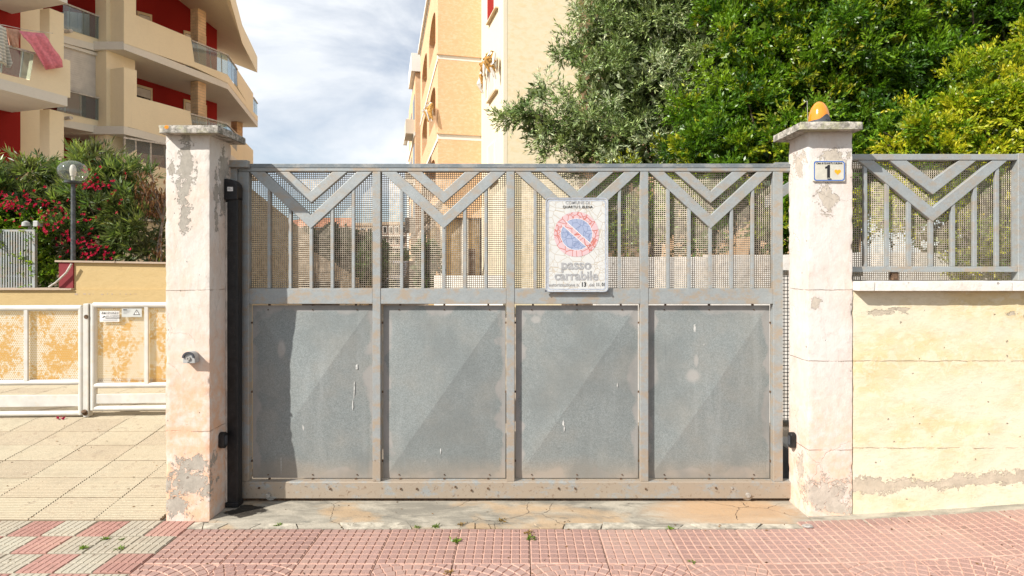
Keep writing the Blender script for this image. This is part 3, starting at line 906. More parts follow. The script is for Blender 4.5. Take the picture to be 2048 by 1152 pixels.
# strip of mortar along the foot of the right wall
m = MB()
for i in range(24):
    a = 1.80 + i * 0.12; b = a + 0.12
    m.add([(a, Yd(3.40 + 0.006 * math.sin(i)), gzf(a) - 0.010), (b, Yd(3.40 + 0.006 * math.sin(i + 1)), gzf(b) - 0.010), (b, Yd(3.64), gzf(b) + 0.004), (a, Yd(3.64), gzf(a) + 0.004)], [(0, 1, 2, 3)])
put(m.build('mortar_strip', M['concrete'], fix=False), kind='structure')

# ------------------------------------------------------------------ pillars
def pillar(name, label, x0, x1, y0, y1, ztop, mat, cap, seed):
    t = thing(name, label, 'pillar', ((x0 + x1) / 2, (y0 + y1) / 2, 0))
    bm_obj(rough_block(x0, x1, y0, y1, lambda x, y: gzf(x) - 0.03, ztop, 0.016, 0.0028, 0.004, seed), 'shaft', mat, t)
    cx0, cx1, cy0, cy1, cz0, cz1 = cap
    bm = rough_block(cx0, cx1, cy0, cy1, lambda x, y: cz0, cz1, 0.011, 0.003, 0.006, seed + 3, 1.3)
    # underside and a slight fall towards the rim
    for v in bm.verts:
        e = min(v.co.x - cx0, cx1 - v.co.x, v.co.y - cy0, cy1 - v.co.y)
        if v.co.z > (cz0 + cz1) / 2: v.co.z += min(0.02, max(0, e) * 0.12)
    bm.verts.ensure_lookup_table()
    vs_ = [bm.verts.new(p) for p in ((cx0 + .004, cy0 + .004, cz0), (cx1 - .004, cy0 + .004, cz0), (cx1 - .004, cy1 - .004, cz0), (cx0 + .004, cy1 - .004, cz0))]
    bm.faces.new(vs_[::-1])
    bm_obj(bm, 'cap', M['cap'], t)
    return t
pl_ = pillar('gate_pillar', 'peeling peach and white pillar left of the gate, with a key switch', -2.189, -1.917, Yd(3.52), Yd(3.785), 2.415, M['pillar_l'],
             (-2.19, -1.825, Yd(3.45), Yd(3.80), 2.378, 2.424), 1.0)
pr_ = pillar('gate_pillar', 'whitewashed pillar right of the gate carrying the amber beacon', 1.802, 2.077, Yd(3.56), Yd(3.825), 2.44, M['pillar_r'],
             (1.712, 2.100, Yd(3.48), Yd(3.86), 2.407, 2.453), 5.0)

# ------------------------------------------------------------------ yellow wall with coping
rw = thing('boundary_wall', 'yellow plastered wall with peeling grey foot right of the gate', 'wall', (3.3, Yd(3.7), 0))
bm_obj(rough_block(2.082, 4.6, Yd(3.566), Yd(3.80), lambda x, y: gzf(x) - 0.03, 1.418, 0.028, 0.004, 0.004, 9.0), 'wall_face', M['wall_y'], rw)
xs = [2.079, 2.175, 3.02, 3.86, 4.62]
for i in range(4):
    bm = rough_block(xs[i] + 0.0015, xs[i + 1] - 0.0015, Yd(3.492), Yd(3.84), lambda x, y: 1.419, 1.475, 0.02, 0.002, 0.004, 20.0 + i, 1.2)
    vs_ = [bm.verts.new(p) for p in ((xs[i] + .004, Yd(3.496), 1.4195), (xs[i + 1] - .004, Yd(3.496), 1.4195), (xs[i + 1] - .004, Yd(3.836), 1.4195), (xs[i] + .004, Yd(3.836), 1.4195))]
    bm.faces.new(vs_[::-1])
    bm_obj(bm, 'coping_slab', M['ledge'], rw)

# ------------------------------------------------------------------ wire mesh
def wire_np(x0, x1, z0, z1, y, pitch=0.0138, w=0.0044, t=0.0022):
    v = []; q = []
    def bar(a, b, c, d, e, f):
        o = len(v)
        v.extend([(a, c, e), (b, c, e), (b, c, f), (a, c, f), (a, d, e), (b, d, e), (b, d, f), (a, d, f)])
        q.extend([(o, o + 1, o + 2, o + 3), (o + 5, o + 4, o + 7, o + 6), (o + 1, o + 5, o + 6, o + 2), (o + 4, o, o + 3, o + 7), (o + 3, o + 2, o + 6, o + 7), (o + 4, o + 5, o + 1, o)])
    n = int((x1 - x0) / pitch)
    for i in range(n + 1):
        xx = x0 + i * (x1 - x0) / n
        bar(xx - w / 2, xx + w / 2, y, y + t, z0, z1)
    n = int((z1 - z0) / pitch)
    for i in range(n + 1):
        zz = z0 + i * (z1 - z0) / n
        bar(x0, x1, y - 0.0003, y + t * 0.9, zz - w / 2, zz + w / 2)
    return np.array(v), np.array(q)
def mesh_part(name, parent, *a, mat=None, **k):
    v, q = wire_np(*a, **k)
    me = np_mesh(name, v, q, tuple(BASE[parent.name]))
    o = link(name, me, mat or M['wire'], parent)
    o['kind'] = 'stuff'
    return o

# ------------------------------------------------------------------ sliding gate
g = thing('sliding_gate', 'galvanised sliding gate with chevron bars, wire mesh and pressed panels', 'gate', (0, 0.03, 0.0))
def gbox(name, xa, xb, ya, yb, y0, y1, mat, bevel=0.003, parent=None):
    m = MB(); m.box(gx(xa), gx(xb), y0, y1, gz(yb), gz(ya))
    return m.build(name, mat, parent or g, bevel=bevel)
posts = [(476, 497), (745, 761), (1013, 1029), (1281, 1297), (1547, 1566)]
for a, b in posts: gbox('post', a, b, 343.2, 963, 0, 0.055, M['zinc'])
gbox('top_rail', 476, 1640, 327, 343, 0.001, 0.055, M['zinc'], 0.006)
gbox('top_cap', 500, 1640, 327.5, 335.5, -0.0025, 0.004, M['zinc_dark'], 0.002)
gbox('bottom_rail', 476, 1640, 963.2, 997, -0.004, 0.06, M['zinc'], 0.005)
for i in range(4): gbox('middle_rail', posts[i][1] + .1, posts[i + 1][0] - .1, 577, 608, 0.003, 0.05, M['zinc'], 0.003)
cent = [621, 887, 1155, 1422]
for i in range(4):
    c = cent[i]; hw = (posts[i + 1][0] - posts[i][1]) / 2
    V1 = [(-hw + 1, 343.3), (-hw + 32, 343.3), (0, 430), (hw - 32, 343.3), (hw - 1, 343.3), (0, 457)]
    V2 = [(-73, 343.3), (-43, 343.3), (0, 382), (43, 343.3), (73, 343.3), (0, 406)]
    for V_ in (V1, V2):
        m = MB(); m.prism([(gx(c + a), 0.004, gz(b)) for a, b in V_], (0, 0.032, 0))
        m.build('chevron', M['zinc_clean'], g, bevel=0.003)
    for k in range(5):
        xb = c + (k - 2) * 42.3
        top = 457 - abs(xb - c) * (457 - 343.3) / hw
        m = MB(); m.box(gx(xb - 3.0), gx(xb + 3.0), 0.009, 0.033, gz(576.8), gz(top - 6 - (3 if k == 2 else 0)))
        m.build('bar', M['zinc_clean'], g, bevel=0.002)
    mesh_part('wire_mesh', g, gx(posts[i][1] - 4), gx(posts[i + 1][0] + 4), gz(580), gz(339), 0.0385)
    # pressed sheet: four low facets
    xa, xb, za, zb = gx(posts[i][1] + 2.6), gx(posts[i + 1][0] - 2.6), gz(960.6), gz(611.6)
    xm, zm, e, ap = (xa + xb) / 2, (za + zb) / 2, 0.042, 0.002
    r = 0.022
    m = MB()
    xi0, xi1, zi0, zi1 = xa + r, xb - r, za + r, zb - r
    ring = [(xa, e, za), (xb, e, za), (xb, e, zb), (xa, e, zb)]; inn = [(xi0, e - 0.001, zi0), (xi1, e - 0.001, zi0), (xi1, e - 0.001, zi1), (xi0, e - 0.001, zi1)]
    bk = [(xa, e + 0.003, za), (xb, e + 0.003, za), (xb, e + 0.003, zb), (xa, e + 0.003, zb)]
    m.add(ring + inn + [(xm, ap, zm)] + bk, [(0, 1, 5, 4), (1, 2, 6, 5), (2, 3, 7, 6), (3, 0, 4, 7), (4, 5, 8), (5, 6, 8), (6, 7, 8), (7, 4, 8),
          (9, 12, 11, 10), (0, 9, 10, 1), (1, 10, 11, 2), (2, 11, 12, 3), (3, 12, 9, 0)])
    p_ = m.build('panel', M['sheet'], g)
    for fx in (0.14, 0.5, 0.86):
        for zz, z2 in ((zb, gz(608)), (gz(963.2), za)):
            xx = xa + (xb - xa) * fx
            m = MB(); m.box(xx - 0.006, xx + 0.006, 0.036, 0.05, min(zz, z2) - 0.001, max(zz, z2) + 0.001); m.build('weld_tab', M['rusty'], g)
    for fz in (0.1, 0.5, 0.9):
        for q0, q1 in ((gx(posts[i][1]), xa), (xb, gx(posts[i + 1][0]))):
            zz = za + (zb - za) * fz
            m = MB(); m.box(q0 - 0.001, q1 + 0.001, 0.036, 0.05, zz - 0.006, zz + 0.006); m.build('weld_tab', M['rusty'], g)
    for fx in (0.13, 0.5, 0.87):
        for fz in (0.02, 0.975):
            xx, zz = xa + (xb - xa) * fx, za + (zb - za) * fz
            m = MB(); m.path([(xx, 0.044, zz), (xx, 0.0355, zz)], 0.0045, 8); m.build('rivet', M['rusty'], g)
# paint drips and droppings on the sheets
def facet_y(px, py):
    i = min(range(4), key=lambda q: abs(cent[q] - px)); hw = (posts[i + 1][0] - posts[i][1]) / 2 - 2.6
    f = max(abs(px - (posts[i + 1][0] + posts[i][1]) / 2) / hw, abs(py - 786.1) / 174.5)
    return 0.042 - 0.040 * max(0.0, 1 - f)
random.seed(21)
for px, py, w_, h_ in ((711, 735, 2.6, 7), (706, 780, 1.4, 20), (703, 812, 1.5, 11), (558, 930, 0.7, 24), (1127, 848, 2.2, 7), (1129, 858, 1.6, 8), (1392, 656, 2.4, 9), (1410, 690, 1.6, 2), (880, 905, 1.2, 6), (1236, 772, 1.2, 5)):
    yy = facet_y(px, py) - 0.0025
    pts = []
    for k in range(14):
        a = 2 * math.pi * k / 14; r_ = random.uniform(.6, 1.15)
        pts.append((gx(px + w_ * r_ * math.cos(a)), yy, gz(py + h_ * r_ * math.sin(a))))
    MB().add(pts, [tuple(range(14))]).build('paint_drip', M['drip'], g)
for bx_, by_, mt_ in ((661, 977, 'rusty'), (802, 977, 'rusty'), (834, 977, 'rusty'), (911, 973, 'rusty'), (943, 980, 'rusty'), (976, 976, 'rusty'), (1117, 976, 'rusty'), (1150, 976, 'rusty'), (1291, 977, 'rusty'), (1431, 975, 'rusty'), (1463, 975, 'steel'), (519, 975, 'rusty')):
    m = MB(); m.path([(gx(bx_), 0.0, gz(by_)), (gx(bx_), -0.012, gz(by_))], 0.007, 6); m.build('bolt', M[mt_], g)
for bx_ in (538, 1495):
    m = MB(); m.path([(gx(bx_), 0.0, gz(989)), (gx(bx_), -0.018, gz(989))], 0.015, 10)
    w_ = m.build('wheel_bolt', M['steel'], g)
    m = MB(); m.path([(gx(bx_ + 1), 0.015, gz(990)), (gx(bx_ + 1), 0.045, gz(990))], 0.042, 24); m.build('wheel', M['steel'], g, smooth=True)
# ground rail
m = MB(); m.box(-1.9, 1.83, 0.018, 0.05, -0.004, 0.006)
put(m.build('gate_track', M['rusty'], base=None), 'thin rusty steel rail set in the concrete under the gate', 'rail')

# catch post and black strip beside the left pillar
cp = thing('catch_post', 'galvanised catch post behind the black strip, left end of the gate', 'post', (-1.93, 0.02, 0))
m = MB(); m.box(gx(459), gx(475.5), -0.02, 0.05, 0, gz(337)); m.build('post', M['zinc'], cp, bevel=0.003)
m = MB(); m.box(gx(457), gx(501), -0.045, -0.004, gz(336.5), gz(322.5)); m.build('catch_bracket', M['zinc'], cp, bevel=0.003)
ss = thing('safety_strip', 'tall black rubber strip with rounded head beside left pillar', 'strip', (-1.87, -0.08, 0.03))
m = MB(); m.box(-1.903, -1.832, -0.10, -0.035, 0.032, 2.02); m.build('strip_body', M['black'], ss, bevel=0.006)
hp = [(-1.915, 2.0), (-1.832, 2.0), (-1.832, 2.085), (-1.838, 2.105), (-1.853, 2.122), (-1.873, 2.132), (-1.895, 2.136), (-1.915, 2.136)]
m = MB(); m.prism([(a, -0.112, b) for a, b in hp], (0, 0.08, 0)); hd = m.build('head', M['black'], ss, bevel=0.004)
m = MB(); m.box(-1.893, -1.857, -0.1135, -0.1118, 2.055, 2.082); m.build('sticker', M['signwhite'], ss)
for zz_ in (2.063, 2.069, 2.074): MB().box(-1.888, -1.862 - (zz_ - 2.06), -0.1142, -0.1134, zz_, zz_ + 0.0022).build('print_line', M['inkgrey'], ss)
m = MB(); m.box(-1.912, -1.828, -0.106, -0.03, 0.004, 0.036); m.build('foot', M['black'], ss, bevel=0.004)
tr_ = MB(); tr_.box(-1.9165, -1.902, -0.094, -0.05, 0.02, 1.985)
put(tr_.build('cover_strip', M['trim'], base=None, bevel=0.002), 'narrow pale vertical cover strip between left pillar and black strip', 'strip')

# ------------------------------------------------------------------ fence on the wall
FD = 3.66
def fx(x): return (x - CX) * FD / F
def fz(y): return EYE - (y - CY) * FD / F
def FY(o): return Yd(FD) + o
fe = thing('wall_fence', 'galvanised chevron fence panel with wire mesh on the yellow wall', 'fence', (2.65, FY(0.02), 1.475))
def fbar(name, a, b, c, d, y0=0.0, y1=0.04, bev=0.003, mat='zinc_clean'):
    m = MB(); m.box(fx(a), fx(b), FY(y0), FY(y1), fz(d), fz(c)); return m.build(name, M[mat], fe, bevel=bev)
fbar('top_rail', 1700, 2034.8, 308, 320, 0, 0.045)
fbar('bottom_rail', 1700, 2034.8, 533, 544, -0.003, 0.045, mat='zinc')
fbar('post', 2035, 2062, 307, 561, -0.006, 0.055)
fbar('top_rail', 2062.2, 2420, 308, 320, 0, 0.045)
fbar('bottom_rail', 2062.2, 2420, 533, 544, -0.003, 0.045, mat='zinc')
fbar('foot', 1786, 1800, 544.2, 561, 0.01, 0.04, mat='rusty')
for c, x0_, x1_ in ((1867, 1700, 2034), (2230, 2063, 2420)):
    for V_ in ([(-150, 320.2), (-119, 320.2), (0, 415), (119, 320.2), (150, 320.2), (0, 443)], [(-88, 320.2), (-53, 320.2), (0, 360), (53, 320.2), (88, 320.2), (0, 389)]):
        m = MB(); m.prism([(fx(c + a), FY(0.004), fz(b)) for a, b in V_], (0, 0.03, 0)); m.build('chevron', M['zinc_clean'], fe, bevel=0.003)
    for k in range(-3, 4):
        xb = c - 2 + k * 44.1
        top = 443 - abs(xb - c) * (443 - 320.2) / 150
        m = MB(); m.box(fx(xb - 3.6), fx(xb + 3.6), FY(0.009), FY(0.031), fz(532.8), fz(top - 7)); m.build('bar', M['zinc_clean'], fe, bevel=0.002)
    mesh_part('wire_mesh', fe, fx(x0_), fx(x1_), fz(560.5), fz(316), FY(0.046), mat=M['wire'])

# screen seen in the slot right of the gate, and the motor housing under it
sc_ = thing('mesh_screen', 'dark wire mesh screen behind the slot right of the gate', 'screen', (1.95, 0.36, 0))
m = MB(); m.box(1.86, 2.5, 0.35, 0.385, 0.40, 0.44); m.build('bottom_rail', M['zinc'], sc_)
m = MB(); m.box(1.86, 2.5, 0.35, 0.385, 1.50, 1.54); m.build('middle_rail', M['zinc'], sc_)
m = MB(); m.box(1.86, 2.5, 0.35, 0.385, 2.28, 2.325); m.build('top_rail', M['zinc'], sc_)
m = MB(); m.prism([(1.80, 0.352, 2.0), (1.80, 0.352, 2.08), (2.12, 0.352, 2.28), (2.24, 0.352, 2.28)], (0, 0.03, 0)); m.build('chevron', M['zinc_clean'], sc_)
mesh_part('wire_mesh', sc_, 1.86, 2.5, 0.42, 1.52, 0.387, pitch=0.026, w=0.005, mat=M['black'])
mo = thing('gate_motor', 'grey gate motor housing low behind the right pillar', 'motor', (1.98, 0.24, 0))
m = MB(); m.box(1.86, 2.12, 0.14, 0.34, 0.0, 0.30); m.build('housing', M['darkgrey'], mo, bevel=0.015)
m = MB(); m.box(1.85, 2.13, 0.13, 0.35, 0.302, 0.33); m.build('lid', M['greyplastic'], mo, bevel=0.008)
# ------------------------------------------------------------------ signs and fittings on gate and pillars
def rrect(x0, x1, z0, z1, r, n=5):
    pts = []
    for cx_, cz_, a0 in ((x1 - r, z1 - r, 0), (x0 + r, z1 - r, 90), (x0 + r, z0 + r, 180), (x1 - r, z0 + r, 270)):
        for k in range(n + 1):
            a = math.radians(a0 + 90 * k / n); pts.append((cx_ + r * math.cos(a), cz_ + r * math.sin(a)))
    return pts
def plate(parent, name, mat, pts, y, th, bevel=0):
    m = MB(); m.prism([(a, y, b) for a, b in pts], (0, th, 0)); return m.build(name, mat, parent, bevel=bevel)
def ringpts(m, outer, inner, y):
    n = len(outer); m.add([(a, y, b) for a, b in outer] + [(a, y, b) for a, b in inner], [(i, (i + 1) % n, (i + 1) % n + n, i + n) for i in range(n)])
def circ(cx_, cz_, r, n=56, sx=1.0): return [(cx_ + r * sx * math.cos(2 * math.pi * k / n), cz_ + r * math.sin(2 * math.pi * k / n)) for k in range(n)]

SY = -0.022
sg = thing('driveway_sign', 'crazed white no parking sign reading passo carrabile on the gate', 'sign', (gx(1153), SY, gz(584)))
sx0, sx1, sz0, sz1 = gx(1091) * 0.995, gx(1216) * 0.995, gz(583.5), gz(396.5)
plate(sg, 'plate', M['crk_white'], rrect(sx0, sx1, sz0, sz1, 0.026), SY, 0.006, 0.002)
m = MB(); ringpts(m, rrect(sx0 + .012, sx1 - .012, sz0 + .012, sz1 - .012, 0.022), rrect(sx0 + .021, sx1 - .021, sz0 + .021, sz1 - .021, 0.018), SY - 0.0008)
m.build('border', M['rim'], sg)
m = MB(); ringpts(m, rrect(sx0, sx1, sz0, sz1, 0.026), rrect(sx0 + .006, sx1 - .006, sz0 + .006, sz1 - .006, 0.022), SY - 0.004)
ringpts(m, rrect(sx0, sx1, sz0, sz1, 0.026), rrect(sx0 + .0005, sx1 - .0005, sz0 + .0005, sz1 - .0005, 0.026), SY - 0.003)
m.build('edge_bead', M['rim'], sg)
ccx, ccz = (sx0 + sx1) / 2 - 0.002, gz(469)
m = MB(); ringpts(m, circ(ccx, ccz, 0.149), circ(ccx, ccz, 0.106), SY - 0.0012); m.build('red_ring', M['crk_red'], sg)
m = MB(); ringpts(m, circ(ccx, ccz, 0.106), circ(ccx, ccz, 0.1035), SY - 0.0015); m.build('ring_edge', M['signwhite'], sg)
m = MB(); m.add([(a, SY - 0.0010, b) for a, b in circ(ccx, ccz, 0.105)], [tuple(range(56))]); m.build('blue_disc', M['crk_blue'], sg)
def diag(w, l, y):
    c, s = math.cos(math.radians(-42)), math.sin(math.radians(-42))
    return [(ccx + a * c - b * s, y, ccz + a * s + b * c) for a, b in ((-l, -w), (l, -w), (l, w), (-l, w))]
m = MB(); m.add(diag(0.019, 0.112, SY - 0.0020), [(0, 1, 2, 3)]); m.build('diagonal_edge', M['signwhite'], sg)
m = MB(); m.add(diag(0.0155, 0.116, SY - 0.0025), [(0, 1, 2, 3)]); m.build('diagonal_bar', M['crk_red'], sg)
mc = (sx0 + sx1) / 2
text('lettering', 'COMUNE DI', 0.029, M['inkgrey'], sg, (mc + .005, SY - .0015, gz(406.2)), 0.0004)
text('lettering', 'QUARTU S. ELENA', 0.024, M['ink'], sg, (mc + .006, SY - .0015, gz(414.8)), 0.0002)
text('lettering', 'passo', 0.090, M['inkgrey'], sg, (mc - .004, SY - .0015, gz(530)), 0.0022)
text('lettering', 'carrabile', 0.083, M['inkgrey'], sg, (mc - .004, SY - .0015, gz(552)), 0.0022)
text('lettering', 'autorizzazione n.', 0.030, M['inkgrey'], sg, (mc - .085, SY - .0015, gz(569.5)), 0.0003)
text('lettering', '13', 0.040, M['ink'], sg, (mc + .045, SY - .0015, gz(569)), 0.001, 0.9)
text('lettering', 'del', 0.030, M['inkgrey'], sg, (mc + .098, SY - .0015, gz(569.5)), 0.0003)
text('lettering', '11. 01', 0.032, M['ink'], sg, (mc + .158, SY - .0015, gz(569)), 0.0004, 0.8)
for ax in (sx0 + .002, sx1 - .002):
    for az in (sz0 + .006, sz1 - .004):
        m = MB(); m.path([(ax, SY + 0.004, az), (ax, SY - 0.006, az)], 0.007, 8); m.build('corner_clip', M['darkgrey'] if az < 1.7 else M['steel'], sg)
m = MB(); m.box(sx0 + .01, sx1 - .01, SY + 0.0062, 0.0028, gz(579), gz(577.5)); m.build('bracket', M['darkgrey'], sg)

# house number plate
NY = Yd(3.56) - 0.012
hn = thing('house_number_plate', 'enamel plate with black number one and orange heart, blue rim', 'sign', (W(1659, 342, 3.548)))
def hw_(x, y): p = W(x, y, 3.545); return p.x, p.z
ax0, az1 = hw_(1627, 321); ax1, az0 = hw_(1691, 362.5)
plate(hn, 'plate', M['enamel'], rrect(ax0, ax1, az0, az1, 0.004), NY, 0.009, 0.001)
m = MB(); ringpts(m, rrect(ax0 + .0035, ax1 - .0035, az0 + .0035, az1 - .0035, 0.016), rrect(ax0 + .009, ax1 - .009, az0 + .009, az1 - .009, 0.013), NY - 0.0008); m.build('blue_border', M['blue'], hn)
mx_ = (ax0 + ax1) / 2
text('lettering', 'Città di QUARTU S.ELENA', 0.0145, M['ink'], hn, (mx_, NY - .0012, az1 - 0.0175), 0.0002)
n1c, n1z = mx_ - 0.006, (az0 + az1) / 2 - 0.002
m = MB(); m.add([(n1c + a, NY - 0.0012, n1z + b) for a, b in ((-.008, -.040), (.010, -.040), (.010, .040), (-.002, .040), (-.009, .032), (-.020, .028), (-.020, .016), (-.008, .018))], [tuple(range(8))]); m.build('number', M['ink'], hn)
text('lettering', 'Italia', 0.0145, M['ink'], hn, (mx_ + .001, NY - .0012, az0 + 0.015), 0.0001)
hp_ = []
for k in range(40):
    a = 2 * math.pi * k / 40
    hp_.append((mx_ + 0.052 + 0.00125 * 16 * math.sin(a) ** 3 * 1.0, (az0 + az1) / 2 - 0.006 + 0.00125 * (13 * math.cos(a) - 5 * math.cos(2 * a) - 2 * math.cos(3 * a) - math.cos(4 * a))))
m = MB(); m.add([(a, NY - 0.001, b) for a, b in hp_], [tuple(range(40))]); m.build('heart', M['orange'], hn)

# amber beacon
bc = W(1638, 243, 3.64); bz = 2.474
be = thing('flashing_beacon', 'amber ribbed warning beacon with thin aerial on the right pillar', 'beacon', (bc.x, bc.y, bz))
prof = [(0.062, 0.01), (0.063, 0.03), (0.061, 0.055), (0.055, 0.085), (0.045, 0.11), (0.032, 0.13), (0.017, 0.142), (0.004, 0.146)]
MB().lathe((bc.x, bc.y, bz), prof, 36).build('lens', M['amber'], be, smooth=True)
bp = MB(); nseg = 36; lo = []; hi = []
for k in range(nseg):
    a = 2 * math.pi * k / nseg
    hgt = 0.018 + 0.034 * math.exp(-((math.sin((a - math.radians(285)) / 2)) ** 2) / 0.06)
    lo.append((bc.x + 0.066 * math.cos(a), bc.y + 0.066 * math.sin(a), bz - 0.003)); hi.append((bc.x + 0.0655 * math.cos(a), bc.y + 0.0655 * math.sin(a), bz + hgt))
bp.add(lo + hi + [(bc.x, bc.y, bz + .01)], [(k, (k + 1) % nseg, (k + 1) % nseg + nseg, k + nseg) for k in range(nseg)] + [(k + nseg, (k + 1) % nseg + nseg, 2 * nseg) for k in range(nseg)])
bs = bp.build('base', M['darkgrey'], be, smooth=True)
sa = math.radians(285)
MB().path([(bc.x + .064 * math.cos(sa), bc.y + .064 * math.sin(sa), bz + .024), (bc.x + .070 * math.cos(sa), bc.y + .070 * math.sin(sa), bz + .024)], 0.010, 12).build('screw', M['darkgrey'], bs)
MB().path([(bc.x - .052, bc.y + .035, bz), (bc.x - .058, bc.y + .035, bz + .155)], [0.0016, 0.0012], 6).build('aerial', M['steel'], be)
MB().lathe((bc.x - .058, bc.y + .035, bz + .153), [(0.001, 0), (0.003, 0.002), (0.003, 0.005), (0.001, 0.007)], 8).build('aerial_tip', M['steel'], be)

# key switch
kx, kz = W(383, 714, 3.5).x, W(383, 714, 3.5).z; ky = Yd(3.52)
ks = thing('key_switch', 'small grey arched key switch on the left pillar', 'switch', (kx, ky, kz))
arch = [(-0.037, -0.034), (0.037, -0.034), (0.037, 0.0)] + [(0.037 * math.cos(math.radians(a)), 0.037 * math.sin(math.radians(a))) for a in range(15, 180, 15)] + [(-0.037, 0.0)]
plate(ks, 'housing', M['greyplastic'], [(kx + a, kz + b) for a, b in arch], ky - 0.048, 0.046, 0.003)
plate(ks, 'hood', M['darkgrey'], [(kx + a, kz + b) for a, b in [(0.0375 * math.cos(math.radians(q)), 0.0375 * math.sin(math.radians(q))) for q in range(0, 181, 12)] + [(0.026 * math.cos(math.radians(q)), 0.026 * math.sin(math.radians(q))) for q in range(180, -1, -12)]], ky - 0.058, 0.009, 0.001)
MB().path([(kx - .002, ky - 0.048, kz - .004), (kx - .002, ky - 0.056, kz - .004)], 0.0125, 16).build('lock_cylinder', M['steel'], ks)
MB().box(kx - .0035, kx - .0005, ky - 0.0575, ky - 0.0555, kz - .009, kz + .001).build('keyhole', M['ink'], ks)
MB().box(kx - .008, kx + .004, ky - 0.0492, ky - 0.0475, kz - .029, kz - .025).build('slot', M['ink'], ks)

# photocells
def photocell(label, x, y, z, side):
    t = thing('photocell', label, 'sensor', (x, y, z))
    pts = [(0.036 * math.cos(a) , 0.052 * math.sin(a)) for a in [2 * math.pi * k / 24 for k in range(24)]]
    pts = [(max(-0.026, min(0.026, a)), b) for a, b in pts]
    m = MB(); m.prism([(x, y + a, z + b) for a, b in pts], (side * 0.036, 0, 0)); m.build('housing', M['black'], t, bevel=0.006)
    m = MB(); m.prism([(x + side * 0.0362, y + a * .6, z + b * .6) for a, b in pts], (side * 0.003, 0, 0)); m.build('lens', M['darkgrey'], t, bevel=0.001)
photocell('black photocell on the inner side of the left pillar', -1.915, Yd(3.64), W(446, 880, 3.64).z, 1)
photocell('dark grey photocell on the sunny side of the right pillar', 1.800, Yd(3.735), W(1590, 880, 3.735).z, -1)

# ------------------------------------------------------------------ white barrier on the left
WP = Plane(-3.0, 5.14, 1.0, 0.045)
def wt(x, y): return WP.tz(x, y)
def wleaf(label, xa, xb, ytop, ymid, yp0, yp1, ybot, bars):
    pa = WP.at(xa, ybot)
    t = thing('perforated_gate', label, 'gate', pa)
    ta, tb = wt(xa, 600)[0], wt(xb, 600)[0]
    c = 0.5 * (xa + xb)
    z = lambda yy: WP.at(xb if xb < 400 else xa, yy).z
    zt, zm, zp0, zp1, zb = z(ytop), z(ymid), z(yp0), z(yp1), z(ybot)
    rr = 0.027
    def tube(name, t0, z0, t1, z1, r): MB().path([WP.pt(t0, z0), WP.pt(t1, z1)], r, 14).build(name, M['whitepaint'], t, smooth=True)
    tube('top_rail', ta, zt, tb, zt, rr); tube('middle_rail', ta, zm, tb, zm, rr * 0.9); tube('bottom_rail', ta, zb, tb, zb, rr * 0.9)
    tube('stile', ta, zb - 0.01, ta, zt + .012, rr); tube('stile', tb, zb - 0.01, tb, zt + .012, rr)
    MB().prism([WP.pt(ta, zp0, 0.012), WP.pt(tb, zp0, 0.012), WP.pt(tb, zp1, 0.012), WP.pt(ta, zp1, 0.012)], -WP.n * 0.024).build('plank', M['whitepaint'], t, bevel=0.003)
    for bx_ in bars:
        tt = wt(bx_, 700)[0]
        MB().prism([WP.pt(tt - .017, zm, 0.022), WP.pt(tt + .017, zm, 0.022), WP.pt(tt + .017, zt, 0.022), WP.pt(tt - .017, zt, 0.022)], -WP.n * 0.02).build('bar', M['whitepaint'], t, bevel=0.003)
    # perforated sheet: hexagonal holes
    p = 0.0185; v = []; f = []
    nx = int((tb - ta) / p); nz = int((zt - zm) / (p * 0.866))
    for j in range(nz):
        for i in range(nx):
            ct = ta + (i + 0.5 + 0.5 * (j % 2)) * p; cz = zm + (j + 0.5) * p * 0.866
            o = len(v)
            for k in range(6):
                a = math.radians(60 * k + 30); R = p / math.sqrt(3) * 1.002
                v.append(WP.pt(min(tb, max(ta, ct + R * math.cos(a))), min(zt, cz + R * math.sin(a)), -0.016))
            for k in range(6):
                a = math.radians(60 * k + 30); R = p * 0.37
                v.append(WP.pt(min(tb, ct + R * math.cos(a)), min(zt, cz + R * math.sin(a)), -0.016))
            f += [(o + k, o + (k + 1) % 6, o + (k + 1) % 6 + 6, o + k + 6) for k in range(6)]
    me = np_mesh('perforated_sheet', np.array([tuple(q) for q in v]), np.array(f), tuple(BASE[t.name]))
    link('perforated_sheet', me, M['perf'], t)
    return t
wl1 = wleaf('left leaf of the white perforated barrier, rusty, cut by the photo edge', -260, 164, 616, 764, 789, 812, 826, [-60, 55])
wl2 = wleaf('right leaf of the white perforated barrier, with two notices, beside the pillar', 188, 420, 610.5, 771, 788, 807, 817, [295, 400])
hg = thing('hinge_post', 'narrow white hinge post with rust hole between the two white barrier leaves', 'post', WP.at(176, 826))
pt_, _ = wt(176, 700)
zt_, zb_ = WP.at(176, 607).z, WP.at(176, 826).z
MB().prism([WP.pt(pt_ - .022, zb_ - .03, 0.03), WP.pt(pt_ + .022, zb_ - .03, 0.03), WP.pt(pt_ + .022, zt_, 0.03), WP.pt(pt_ - .022, zt_, 0.03)], -WP.n * 0.06).build('post', M['whitepaint'], hg, bevel=0.004)
hc = WP.pt(*WP.tz(177.5, 633), 0.030)
MB().path([hc, hc + WP.n * 0.004], 0.019, 14).build('rust_hole', M['rusty'], hg)
MB().path([WP.pt(pt_, zb_ + .0, 0.03), WP.pt(pt_, zb_ + .03, 0.055)], 0.02, 8).build('hinge', M['rusty'], hg)
